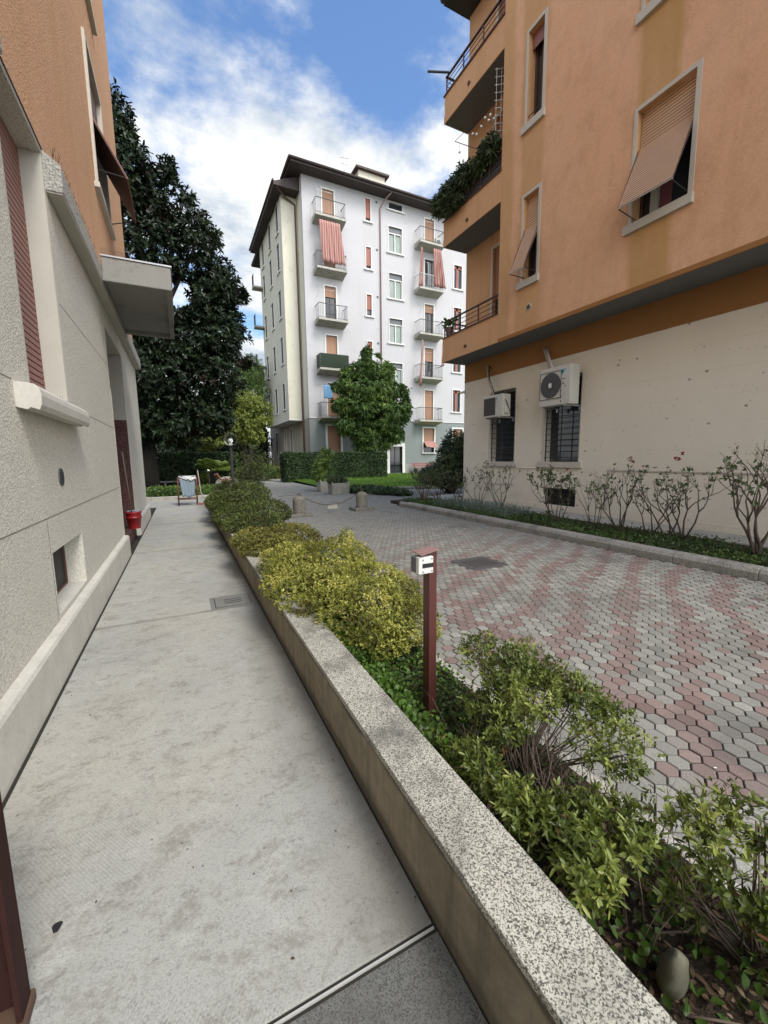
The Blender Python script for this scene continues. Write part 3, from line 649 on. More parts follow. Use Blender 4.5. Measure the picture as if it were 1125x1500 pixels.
shrub('azalea', 'low green azalea against the coping before the bare stems', 'shrub',
      [(.99, 1.42, .18, .10, .16, .12), (1.00, 1.15, .30, .10, .16, .11), (.98, .92, .34, .10, .15, .09), (1.10, 1.28, .20, .12, .12, .12)],
      800, 6, .026, .009, 'lazalea', (1.05, 1.15, .04), stems=26, sr=.004, gap=-.6, shell=.3, tone=.5, **az)
shrub('azalea', 'leafy azalea leaning over the granite coping beside the stone', 'shrub',
      [(1.07, .78, .34, .14, .15, .10), (.97, .66, .37, .10, .11, .07), (1.18, .72, .36, .12, .14, .09), (1.05, .90, .26, .12, .12, .09)],
      900, 7, .029, .0098, 'lazalea', (1.12, .82, .04), stems=26, sr=.004, gap=-.7, shell=.3, tone=.48, **az)
shrub('azalea', 'spreading azalea reaching over the edging at the lower right', 'shrub',
      [(1.48, .62, .34, .15, .15, .09), (1.36, .46, .36, .14, .15, .08), (1.62, .50, .36, .12, .16, .08), (1.30, .30, .32, .16, .14, .10), (1.5, .22, .36, .2, .16, .1), (1.30, .58, .22, .12, .10, .08), (1.56, .78, .30, .10, .10, .06)],
      900, 7, .029, .0098, 'lazalea', (1.42, .42, .04), stems=46, sr=.004, gap=-.2, shell=.3, tone=.5, **az)
shrub('azalea', 'azalea at the near end of the bed, partly out of view', 'shrub',
      [(1.2, -.1, .25, .25, .22, .16), (1.4, -.4, .25, .2, .3, .16)], 500, 6, .031, .0098, 'lazalea', (1.25, -.2, .04), stems=20, sr=.004, gap=-.6, shell=.3, **az)
# bare twig tangle inside the azaleas
mb = MB()
for i in range(150):
    b = Vector((random.uniform(1.12, 1.48), random.uniform(.55, 1.50), .045)); q = b + Vector((random.uniform(-.14, .18), random.uniform(-.16, .16), random.uniform(.14, .36)))
    m = b.lerp(q, .5) + Vector((random.uniform(-.025, .025), random.uniform(-.025, .025), 0)); r = random.uniform(.0012, .0028)
    mb.tube([b, m, q], [r, r * .8, r * .45], 4)
    for k in range(2):
        c = m.lerp(q, random.random()); mb.tube([c, c + Vector((random.uniform(-.07, .07), random.uniform(-.07, .07), random.uniform(.02, .10)))], [r * .5, r * .25], 3)
tag(mb.build('bare_twigs', M['twig'], smooth=True), 'tangle of bare brown twigs between the azaleas', 'twigs', kind='stuff')
# pointed stone standing in the soil
mb = MB(); prof = [(.001, -.03), (.046, -.02), (.054, .02), (.050, .06), (.036, .10), (.022, .125), (.012, .138), (.001, .142)]
mb.lathe((0, 0, 0), prof, 18); Rm = Matrix.Rotation(R(22), 3, Vector((.55, -.8, 0)).normalized()) @ Matrix.Diagonal((.95, .62, 1.15))
mb.v = [tuple(Rm @ Vector(v) + Vector((1.155, .515, .06)) + Vector((math.sin(v[2] * 60 + v[0] * 90), math.cos(v[1] * 80 + v[2] * 40), math.sin(v[0] * 70))) * .004) for v in mb.v]
o = mb.build('garden_stone', M['stone'], smooth=True, origin=(1.165, .50, .05)); tag(o, 'pointed grey stone lying on the planter soil under the azalea', 'stone')
mb = MB()
for (a, b, c) in (((1.10, .46, .06), (1.17, .40, .075), (1.23, .37, .06)), ((1.05, .50, .055), (1.03, .46, .07), (1.04, .40, .05)), ((.95, .74, .08), (1.02, .70, .11), (1.08, .72, .09)), ((1.2, .62, .06), (1.3, .55, .09), (1.4, .56, .06))):
    mb.tube([a, b, c], [.004, .0035, .002], 6)
tag(mb.build('fallen_twigs', M['twig'], smooth=True), 'pale fallen twigs on the soil beside the pointed stone', 'twigs', kind='stuff')

# ---- intercom post
t = thing('intercom_post', (1.21, 1.87, .03), 'slim red-brown metal post with a small white switch box and metal hood', 'post')
PX, PY, PT = 1.205, 1.86, 1.045
mb = MB().box(PX - .030, PX + .030, PY - .004, PY + .030, .0, PT); mb.box(PX - .030, PX - .0245, PY - .030, PY - .004, 0, PT); mb.box(PX + .0245, PX + .030, PY - .030, PY - .004, 0, PT)
MB().box(PX - .024, PX + .024, PY - .030, PY + .03, 0, PT).build('pole', M['redmetal'], t, bevel=.002)
MB().box(PX - .0275, PX - .0245, PY - .034, PY + .03, 0, PT - .01).build('flange', M['redmetal'], t, bevel=.001)
MB().slab((PX - .105, PY - .075, PT - .012), (PX + .028, PY - .055, PT + .006), (PX + .028, PY + .035, PT + .006), (PX - .085, PY + .05, PT - .012), (0, 0, .004)).build('hood', M['redpale'], t)
bx = MB().box(PX - .112, PX - .020, PY - .062, PY - .030, PT - .115, PT - .022).build('switch_box', M['white'], t, bevel=.004)
MB().box(PX - .116, PX - .020, PY - .030, PY + .015, PT - .112, PT - .025).build('box_back', M['acdark'], bx, bevel=.003)
mb = MB().box(PX - .090, PX - .021, PY - .0636, PY - .0615, PT - .082, PT - .058); mb.build('reader_window', M['black'], bx)
for (a, b) in ((-.086, -.038), (-.030, -.036), (-.086, -.102), (-.030, -.102)): MB().disc((PX + a, PY - .0635, PT + b), .004, 1, .002, 10).build('screw', M['iron'], bx)

# ---- red-brown gate post at lower left
t = thing('gate_post', (-.54, 1.31, 0), 'dark red-brown steel channel gate post on a rusty foot at the left edge', 'post')
mb = MB().box(-.640, -.492, 1.325, 1.335, .03, 1.02); mb.box(-.505, -.492, 1.265, 1.325, .03, 1.02); mb.box(-.640, -.627, 1.265, 1.325, .03, 1.02)
mb.build('channel', M['gatepaint'], t, bevel=.0015)
MB().box(-.627, -.505, 1.310, 1.3245, .045, .96).build('web_plate', M['gatepaint'], t)
MB().box(-.650, -.484, 1.255, 1.345, 0, .035).build('foot_plate', M['rust'], t, bevel=.003)

# =================================================================== LEFT BUILDING
LB = thing('left_building', (-4, 5, 0), 'orange building with pebbled grey ground floor at the left, walkway along its foot', 'building')
WX = -.92
def part(mb, name, mat, root=LB, **k): return mb.build(name, M[mat], root, **k)
mb = MB(); mb.wall('x', WX, -.35, -2.5, 12.9, 0, 4.2455, [(3.76, 4.90, 2.06, 4.245), (7.85, 9.80, 0, 3.62), (3.82, 4.84, .37, .86)])
part(mb, 'lower_wall', 'rough')
mb = MB(); mb.wall('y', 12.9, -.3, -9, WX - .3502, 0, 4.2, []); part(mb, 'end_wall', 'rough')
mb = MB(); mb.wall('x', WX, -.35, -2.5, 12.95, 4.29, 14.5, [(8.45, 9.95, 5.93, 8.12), (8.45, 9.95, 9.45, 11.62), (2.4, 3.9, 5.93, 8.12)])
part(mb, 'upper_wall', 'orangeL')
mb = MB(); mb.wall('y', 12.95, -.3, -9, WX - .3502, 4.29, 14.5, []); part(mb, 'end_wall', 'orangeL')
part(MB().box(-9.3, -.5, -2.5, 13.3, 14.5, 14.8), 'roof', 'roofbrown')
# plinth
for (a, b) in ((-2.5, 7.82), (9.82, 12.92)):
    part(MB().ext([(-.9198, -.02), (-.845, -.02), (-.85, .30), (-.862, .325), (-.9198, .335)], a, b), 'plinth', 'plinth', bevel=.003)
# scored joints
for z in (1.13, 2.07, 3.02):
    for (a, b) in (((-2.5, 3.40), (4.97, 7.84)) if z > 1.2 else ((-2.5, 7.84),)):
        part(MB().box(WX - .001, WX + .0012, a, b, z - .004, z + .004), 'wall_joint', 'jointline')
part(MB().box(WX - .001, WX + .0012, 3.775, 3.780, .34, 1.13), 'wall_joint', 'jointline')
# cornice with pebbled face
for (a, b) in ((-2.5, 3.50), (4.905, 12.96)):
    part(MB().ext([(-.9202, 3.968), (-.80, 3.968), (-.79, 3.985), (-.79, 4.20), (-.9202, 4.295)], a, b), 'cornice', 'roughbig', bevel=.004)
    part(MB().box(-.915, -.798, a + .01, b - .01, 3.955, 3.967), 'cornice_soffit', 'smooth')
part(MB().box(-1.27, WX + .001, 3.5, 4.905, 4.246, 4.2895), 'window_head', 'soffitL')
part(MB().box(WX - .002, WX + .008, 3.45, 4.93, 4.292, 4.304), 'flashing', 'rust')
part(MB().box(-1.27, WX - .0005, 4.9005, 4.98, 3.9705, 4.245), 'window_jamb_head', 'smooth')
# window with maroon roller shutter
w = part(MB().box(-1.26, WX - .001, 4.872, 4.8995, 2.0625, 4.245).box(-1.26, WX - .001, 3.7605, 3.785, 2.0625, 4.245).box(-1.26, -1.10, 3.785, 4.872, 4.20, 4.245), 'window', 'smooth')
sh = MB()
z = 2.19
while z < 4.24:
    sh.ext([(-1.095, z), (-1.078, z + .006), (-1.078, z + .046), (-1.095, z + .052)], 3.79, 4.87); z += .054
part(sh, 'roller_shutter', 'slatmaroon', w)
part(MB().box(-1.12, -1.10, 3.79, 4.87, 2.06, 4.24), 'pane', 'glass', w)
mb = MB()
for i in range(9): mb.tube([(-1.09, 3.85 + i * .12, 2.06), (-1.09, 3.85 + i * .12, 2.2)], .008, 6)
part(mb, 'bars', 'iron', w)
prof = [(-.921, 1.90), (-.86, 1.885), (-.845, 1.90), (-.80, 1.885), (-.785, 1.92), (-.782, 1.98), (-.79, 2.02), (-.815, 2.05), (-.921, 2.062)]
part(MB().ext(prof, 3.42, 5.0), 'window_sill', 'plinth', bevel=.004)
part(MB().box(-1.25, -.921, 3.7605, 4.9, 2.03, 2.062), 'inner_sill', 'plinth')
t = thing('door_handle_fitting', (-.88, 4.45, 2.07), 'small metal hook lying on the stone window sill', 'fitting')
MB().tube([(-.87, 4.38, 2.064), (-.87, 4.38, 2.10)], .008, 8).build('peg', M['galv'], t); MB().tube([(-.86, 4.5, 2.072), (-.87, 4.75, 2.076)], [.006, .010], 8).build('rod', M['iron'], t)
# round vent
v = part(MB().disc((WX - .002, 4.30, 1.42), .075, 0, .012, 28), 'wall_vent', 'acdark')
mb = MB()
for i in range(7):
    zz = 1.42 - .054 + i * .018; hw = math.sqrt(max(0, .066 ** 2 - (zz - 1.42) ** 2)); mb.box(WX + .010, WX + .0115, 4.30 - hw, 4.30 + hw, zz - .005, zz + .005)
part(mb, 'vent_slots', 'black', v)
# cellar window
w = part(MB().box(-1.10, -1.085, 3.8205, 4.8395, .38, .86), 'cellar_window', 'black')
part(MB().box(-1.085, -1.07, 3.8205, 4.8395, .3735, .395).box(-1.085, -1.07, 4.82, 4.8395, .395, .86).box(-1.085, -1.07, 3.8205, 3.84, .395, .86), 'frame', 'slatback', w)
part(MB().box(-1.26, WX - .0005, 3.8205, 4.8395, .340, .3725), 'cellar_sill', 'plinth')
# entrance recess
part(MB().box(-2.9, -1.2705, 7.70, 7.85, 0, 3.97), 'porch_wall', 'smooth'); part(MB().box(-2.9, -1.2705, 9.80, 9.95, 0, 3.97), 'porch_wall', 'smooth')
part(MB().box(-1.269, WX - .003, 9.792, 9.7995, 2.36, 3.62), 'porch_lining', 'soffitL'); part(MB().box(-1.269, -.935, 7.8505, 7.858, 2.7, 3.62), 'porch_lining', 'soffitL')
part(MB().box(-2.9, WX - .004, 9.775, 9.7995, .15, 2.36), 'granite_panel', 'redgranite', bevel=.002)
part(MB().box(-2.9, WX + .006, 7.842, 7.868, .30, 2.68), 'granite_jamb', 'kerbpale', bevel=.002)
part(MB().box(-2.95, -2.9, 7.7, 9.95, 0, 3.97), 'porch_back', 'wood'); part(MB().box(-2.9, -.925, 7.87, 9.774, -.02, .245), 'porch_step', 'redgranite', bevel=.005)
part(MB().box(-2.9, -1.2705, 7.85, 9.80, 3.62, 3.8), 'porch_ceiling', 'soffitL')
# canopy
part(MB().box(-.789, .035, 7.07, 9.62, 4.075, 4.285), 'canopy', 'canopyc', bevel=.01)
part(MB().box(-.789, .055, 7.00, 7.069, 4.00, 4.315).box(-.789, .055, 9.621, 9.69, 4.00, 4.315).box(-.025, .055, 7.0695, 9.6205, 4.00, 4.315), 'canopy_rim', 'canopyc', bevel=.012)
part(MB().box(-.79, .07, 6.985, 9.705, 4.3155, 4.335), 'canopy_flashing', 'galv')
# bird spikes on the cornice and canopy
def spikes(pts, base):
    mb = MB().box(*base)
    for (p, q) in pts: mb.tube([p, q], .0011, 3, False)
    part(mb, 'bird_spikes', 'ironbrown')
spikes([((-.86, 4.95 + i * .0135, 4.25), (-.86 + random.uniform(-.01, .05), 4.95 + i * .0135 + random.uniform(-.02, .03), 4.37)) for i in range(150)], (-.866, -.854, 4.94, 7.0, 4.242, 4.256))
spikes([((-.86, 2.9 + i * .024, 4.25), (-.85 + random.uniform(-.03, .05), 2.9 + i * .024 + random.uniform(-.03, .03), 4.38)) for i in range(24)], (-.866, -.854, 2.89, 3.48, 4.242, 4.256))
spikes([((-.78 + i * .012, 7.04, 4.34), (-.78 + i * .012, 7.03 + random.uniform(-.02, .02), 4.43)) for i in range(30)], (-.79, -.42, 7.035, 7.045, 4.3355, 4.345))
# upper windows with tilted-out roller blinds
for (a, b, z0, z1, tilt) in ((8.45, 9.95, 5.93, 8.12, 1), (8.45, 9.95, 9.45, 11.62, 0), (2.4, 3.9, 5.93, 8.12, 0)):
    w = part(MB().box(WX - .30, WX + .04, a - .001, a + .07, z0, z1 + .05).box(WX - .30, WX + .04, b - .07, b + .001, z0, z1 + .05).box(WX - .30, WX + .04, a + .0705, b - .0705, z1 - .03, z1 + .05), 'window', 'beigeframe')
    part(MB().box(WX - .29, WX + .075, a - .16, b + .12, z0 - .08, z0), 'sill', 'beigeframe', w, bevel=.004)
    part(MB().box(WX - .28, WX - .26, a + .07, b - .07, z0, z1 - .03), 'pane', 'glass', w)
    if tilt:
        o = MB().slab((-.96, a + .08, 7.12), (-.96, b - .08, 7.12), (-.47, b - .04, 6.18), (-.47, a + .04, 6.18), (.012, 0, .006)); part(o, 'roller_blind', 'slatmaroon', w)
        part(MB().slab((-.975, a + .08, 7.11), (-.975, b - .08, 7.11), (-.483, b - .04, 6.172), (-.483, a + .04, 6.172), (.008, 0, .004)), 'blind_lining', 'slatback', w)
        part(MB().box(-.975, -.955, a + .08, b - .08, 7.12, z1 - .03), 'blind_upper', 'slatback', w)
        part(MB().tube([(-.95, a + .1, 6.25), (-.48, a + .06, 6.2)], .009, 6), 'blind_arm', 'iron', w); part(MB().tube([(-.95, b - .1, 6.02), (-.48, b - .06, 6.2)], .009, 6), 'blind_arm', 'iron', w)
    else: part(MB().box(WX - .1, WX - .08, a + .07, b - .07, z0 + .5, z1 - .03), 'roller_blind', 'slatmaroon', w)

# red bucket and stick on the porch step
bkt = (-.89, 9.15, .245)
t = thing('bucket', bkt, 'red plastic bucket with a grey cloth on the entrance step', 'bucket')
MB().lathe(bkt, [(.10, 0), (.125, .20), (.136, .202), (.136, .235), (.13, .235), (.124, .21), (.095, .02)], 26, False).lathe(bkt, [(.099, 0), (.001, .002)], 26, False).build('pail', M['red'], t, smooth=True)
MB().lathe(bkt, [(.138, .30), (.142, .32), (.132, .335), (.12, .32), (.126, .215)], 26, False).build('wringer', M['red'], t, smooth=True)
mb = MB().add([(bkt[0] + .108 * math.cos(q) * (1 + .1 * math.sin(5 * q)), bkt[1] + .108 * math.sin(q), .58 + .015 * math.sin(3 * q)) for q in [i * .4 for i in range(16)]] + [(bkt[0], bkt[1], .605)], [(i, (i + 1) % 16, 16) for i in range(16)])
mb.build('cloth', M['greenplas'], t, smooth=True, fix=False)
t = MB().tube([(-.90, 9.12, .26), (-.945, 8.80, 1.72)], .011, 8).build('mop_stick', M['twig'], smooth=True, origin=(-.9, 9.12, .26)); tag(t, 'thin wooden mop stick standing in the red bucket', 'mop')

# =================================================================== RIGHT BUILDING
RB = thing('right_building', (12, 4, 0), 'orange building with overhanging upper floors and cream ground floor at the right', 'building')
def rp(mb, name, mat, root=RB, **k): return mb.build(name, M[mat], root, **k)
FX, GX = 7.9, 8.8
bigs = [(4.37, 5.33, z, z + 1.88) for z in (5.87, 9.37, 12.87)] + [(.6, 1.56, z, z + 1.88) for z in (5.87, 9.37, 12.87)]
nars = [(7.63, 8.10, z, z + 1.90) for z in (5.86, 9.36, 12.86)]
rp(MB().wall('x', FX, .34, -3.0, 8.92, 4.64, 14.8, bigs + nars), 'upper_wall', 'orangeR')
rp(MB().box(8.2402, 8.80, 8.60, 8.92, 4.9, 14.8), 'return_wall', 'balc')
doors = [(9.25, 10.20, z, z + 2.32) for z in (5.37, 8.87, 12.37)]
rp(MB().wall('x', GX, .3, 8.9202, 11.5, 4.64, 14.8, doors), 'loggia_wall', 'balc')
lows = [(9.07, 10.22, 1.395, 3.53), (6.89, 8.08, 1.395, 3.545), (6.95, 8.01, .12, .71)]
rp(MB().wall('x', GX, .34, -3.0, 11.5, 0, 4.02, lows), 'ground_floor_wall', 'cream')
rp(MB().wall('y', 11.5, -.3, GX + .3402, 20, 0, 14.8, []), 'end_wall', 'cream')
rp(MB().box(GX - .004, GX + .30, -3.0, 11.498, 4.022, 4.62), 'ochre_band', 'ochre')
rp(MB().box(FX + .022, 9.1, -3.0, 11.51, 4.622, 4.78), 'soffit', 'soffit')
rp(MB().box(FX - .001, FX + .0215, -3.0, 8.91, 4.612, 4.70), 'drip_edge', 'ochre')
rp(MB().box(7.90, 20, -3, 11.60, 14.82, 15.0), 'roof', 'roofbrown')
rp(MB().tube([(7.86, -3, 14.93), (7.86, 11.62, 14.93)], .07, 8), 'gutter', 'roofbrown', smooth=True)
rp(MB().box(20, 20.3, -3, 11.5, 0, 14.8).box(8.8, 20.3, -3.3, -3.0, 0, 14.8), 'back_wall', 'cream')
# plinth strip, recessed panel and small ledges on the ground floor wall
rp(MB().box(8.0, GX - .0005, -3, 12.6, -.03, .12), 'pavement_strip', 'kerbpale', bevel=.006)
rp(MB().box(GX - .02, GX - .0003, -3.0, 6.06, 1.195, 1.225).box(GX - .02, GX - .0003, 6.06, 6.12, .30, 1.225), 'panel_trim', 'smooth', bevel=.004)
rp(MB().box(GX - .015, GX - .0003, 9.08, 10.2, .69, .715).box(GX - .015, GX - .0003, 10.17, 10.2, .25, .69), 'panel_trim', 'smooth')
rp(MB().box(GX - .012, GX - .0003, -3.0, 11.49, .1205, .27), 'base_course', 'cream', bevel=.004)
# ground floor windows with bars
for (a, b, z0, z1) in lows[:2]:
    w = rp(MB().box(GX - .012, GX + .33, a - .001, a + .03, z0, z1).box(GX - .006, GX + .33, b - .07, b + .001, z0, z1).box(GX + .2, GX + .33, a + .03, b - .07, z1 - .05, z1), 'window', 'beigeframe')
    rp(MB().box(GX + .24, GX + .26, a + .03, b - .07, z0, z1), 'pane', 'glass', w)
    rp(MB().box(GX - .06, GX + .3, a - .09, b + .10, z0 - .145, z0 - .001), 'sill', 'beigeframe', w, bevel=.006)
    mb = MB()
    z = z0 + .12
    while z < z1 - .05: mb.tube([(GX + .035, a + .03, z), (GX + .035, b - .05, z)], .0085, 6); z += .150
    for yy in (a + .05, (a + b) / 2, b - .12): mb.box(GX + .02, GX + .034, yy - .013, yy + .013, z0, z1)
    rp(mb, 'bars', 'iron', w)
c = rp(MB().box(GX + .22, GX + .24, 6.951, 8.009, .1205, .709), 'cellar_grille', 'black')
mb = MB()
for i in range(9): mb.tube([(GX + .10, 7.0 + i * .12, .1205), (GX + .10, 7.0 + i * .12, .709)], .008, 6)
for i in range(3): mb.tube([(GX + .10, 6.952, .22 + i * .17), (GX + .10, 8.0, .22 + i * .17)], .006, 6)
rp(mb, 'bars', 'iron', c)
# upper windows
def slatblind(pts_in, pts_out, a, b, n, name, w, mat):
    (x0, z0), (x1, z1), (x2, z2) = pts_in, pts_out[0], pts_out[1]
    mb = MB(); L1 = z0 - z1; L2 = math.hypot(x2 - x1, z2 - z1); tot = L1 + L2
    MB().slab((x0 + .02, a, z0), (x0 + .02, b, z0), (x1 + .02, b, z1), (x1 + .02, a, z1), (.004, 0, 0)).slab((x1 + .02, a, z1), (x1 + .02, b, z1), (x2 + .02, b, z2 + .01), (x2 + .02, a, z2 + .01), (.004, 0, 0)).build('blind_lining', M['slatback'], w)
    for i in range(n):
        def at(s):
            if s < L1: return Vector((x0 + (x1 - x0) * s / L1, 0, z0 - s))
            k = (s - L1) / L2; return Vector((x1 + (x2 - x1) * k, 0, z1 + (z2 - z1) * k))
        p = at(tot * i / n); q = at(tot * (i + .70) / n); d = (q - p).normalized(); o = Vector((-d.z, 0, d.x)) * -.010
        if o.x > 0: o = -o
        mb.slab((p.x + o.x, a, p.z + o.z), (p.x + o.x, b, p.z + o.z), (q.x + o.x, b, q.z + o.z), (q.x + o.x, a, q.z + o.z), (.008, 0, 0))
    return mb.build(name, M[mat], w)
for hi, (a, b, z0, z1) in enumerate(bigs + nars):
    nar = (b - a) < .7
    w = rp(MB().box(FX - .014, FX + .33, a - .075, a - .0005, z0 - .02, z1 + .07).box(FX - .014, FX + .33, b + .0005, b + .06, z0 - .02, z1 + .07).box(FX - .014, FX + .33, a, b, z1 + .0005, z1 + .07), 'window', 'beigeframe')
    rp(MB().box(FX - .06, FX + .32, a - .10, b + .13, z0 - .18, z0 - .0205), 'sill', 'beigeframe', w, bevel=.006)
    rp(MB().box(FX + .26, FX + .275, a, b, z0, z1), 'pane', 'glass', w)
    rp(MB().box(FX + .22, FX + .26, a, a + .05, z0, z1).box(FX + .22, FX + .26, b - .05, b, z0, z1).box(FX + .22, FX + .26, (a + b) / 2 - .03, (a + b) / 2 + .03, z0, z1).box(FX + .22, FX + .26, a + .051, b - .051, z0, z0 + .06), 'sash', 'wood', w)
    if hi in (0, 3):
        slatblind((FX + .13, z1), ((FX + .10, 7.12 ), (7.47, 6.02)), a + .02, b - .02, 34, 'roller_blind', w, 'slat')
        rp(MB().tube([(7.47, a + .01, 6.01), (7.47, b - .01, 6.01)], .014, 8), 'bottom_bar', 'beigeframe', w)
        rp(MB().tube([(7.47, a + .01, 6.01), (7.955, a + .015, 7.10), (FX + .05, a + .015, 7.12)], .009, 6).tube([(7.47, b - .01, 6.01), (7.955, b - .015, 7.10)], .009, 6), 'side_guide', 'wood', w)
        for q in (a + .03, b - .03): rp(MB().tube([(7.47, q, 6.0), (FX + .06, q, 5.93)], .010, 6), 'blind_arm', 'iron', w)
        rp(MB().box(FX + .19, FX + .21, a + .55, a + .75, z0, z1 - .3), 'curtain', 'curtain', w); rp(MB().box(FX + .16, FX + .18, a + .36, a + .56, z0, z1 - .3), 'curtain', 'redcurt', w)
    elif hi == 6:
        slatblind((FX + .13, z1), ((FX + .09, 7.05), (7.49, 5.95)), a + .01, b - .01, 34, 'roller_blind', w, 'slat')
        rp(MB().tube([(7.49, a, 5.94), (7.49, b, 5.94)], .013, 8), 'bottom_bar', 'beigeframe', w)
        rp(MB().tube([(7.49, a + .01, 5.95), (7.94, a + .01, 7.03)], .009, 6).tube([(7.49, b - .01, 5.95), (7.94, b - .01, 7.03)], .009, 6), 'side_guide', 'wood', w)
        for q in (a + .02, b - .02): rp(MB().tube([(7.49, q, 5.95), (FX + .06, q, 5.95)], .010, 6), 'blind_arm', 'iron', w)
    elif hi == 7:
        rp(MB().box(FX + .12, FX + .14, a, b, z1 - .32, z1), 'roller_blind', 'slatmaroon', w)
        rp(MB().tube([(FX + .05, a, z0 + .18), (FX + .05, b, z0 + .18)], .012, 6), 'guard_bar', 'iron', w)
        rp(MB().box(FX + .235, FX + .25, a + .06, a + .28, z0 + .1, z1 - .35), 'curtain', 'wstone', w)
    else:
        rp(MB().box(FX + .12, FX + .14, a, b, z1 - .5, z1), 'roller_blind', 'slat', w)
v = rp(MB().disc((FX - .012, 7.83, 5.18), .085, 0, .02, 26), 'wall_vent', 'beigeframe', bevel=.003)
rp(MB().disc((FX - .020, 7.83, 5.18), .058, 0, .009, 22), 'vent_mesh', 'rust', v)
# balconies
for z, kind in ((4.62, 'rail'), (8.12, 'net'), (11.62, 'rail')):
    y0, y1 = 8.921, 11.53; lip = .20
    b = rp(MB().box(FX + .028, GX - .0005, y0, y1 - .02, z + (.165 if z < 5 else .002), z + .26), 'balcony', 'soffit')
    rp(MB().box(FX, FX + .0275, y0, y1, z, z + lip).box(FX + .0275, GX - .001, y1 - .0275, y1, z, z + lip), 'slab_edge', 'balc', b)
    rp(MB().box(FX + .012, FX + .13, y0, y1 - .012, z + lip + .0005, z + .735).box(FX + .13, GX - .001, y1 - .13, y1 - .012, z + lip + .0005, z + .735), 'parapet', 'balc', b)
    rp(MB().box(FX - .025, FX + .15, y0, y1 + .025, z + .736, z + .76).box(FX + .15, GX - .001, y1 - .15, y1 + .025, z + .736, z + .76), 'coping', 'ironbrown', b)
    mb = MB().disc((FX - .03, 10.32, z + .235), .05, 0, .06, 10); rp(mb, 'overflow_spout', 'rust', b)
    mb = MB(); rt = z + 1.26
    for q in (rt - .40, rt - .27, rt - .14): mb.tube([(FX + .05, y0, q), (FX + .05, y1 - .06, q), (GX - .01, y1 - .06, q)], .011, 6)
    mb.box(FX + .02, FX + .08, y0, y1 - .03, rt - .03, rt); mb.box(FX + .08, GX - .01, y1 - .09, y1 - .03, rt - .03, rt)
    for yy in (y0 + .05, 9.8, 10.65, y1 - .06): mb.box(FX + .035, FX + .065, yy - .015, yy + .015, z + .76, rt - .03)
    mb.box(GX - .05, GX - .02, y1 - .075, y1 - .045, z + .76, rt)
    rp(mb, 'railing', 'ironbrown', b)
    if kind == 'net':
        mb = MB().box(FX + .068, FX + .074, y0, y1 - .1, z + .76, rt - .04); rp(mb, 'shade_net', 'iron', b)
for (a, b, z0, z1) in doors:
    d = rp(MB().box(GX - .02, GX + .25, b + .0005, b + .09, z0, z1 + .09).box(GX - .02, GX + .25, a - .09, a - .0005, z0, z1 + .09).box(GX - .02, GX + .25, a, b, z1 + .0005, z1 + .09), 'balcony_door', 'beigeframe')
    rp(MB().box(GX + .12, GX + .14, a, b, z0, z1), 'pane', 'glass', d); rp(MB().box(GX + .07, GX + .09, a, b, z0 + .9, z1), 'roller_blind', 'slatfar', d)
rp(MB().box(8.0, GX, 8.94, 8.96, 8.9, 9.6), 'balcony_divider', 'iron')

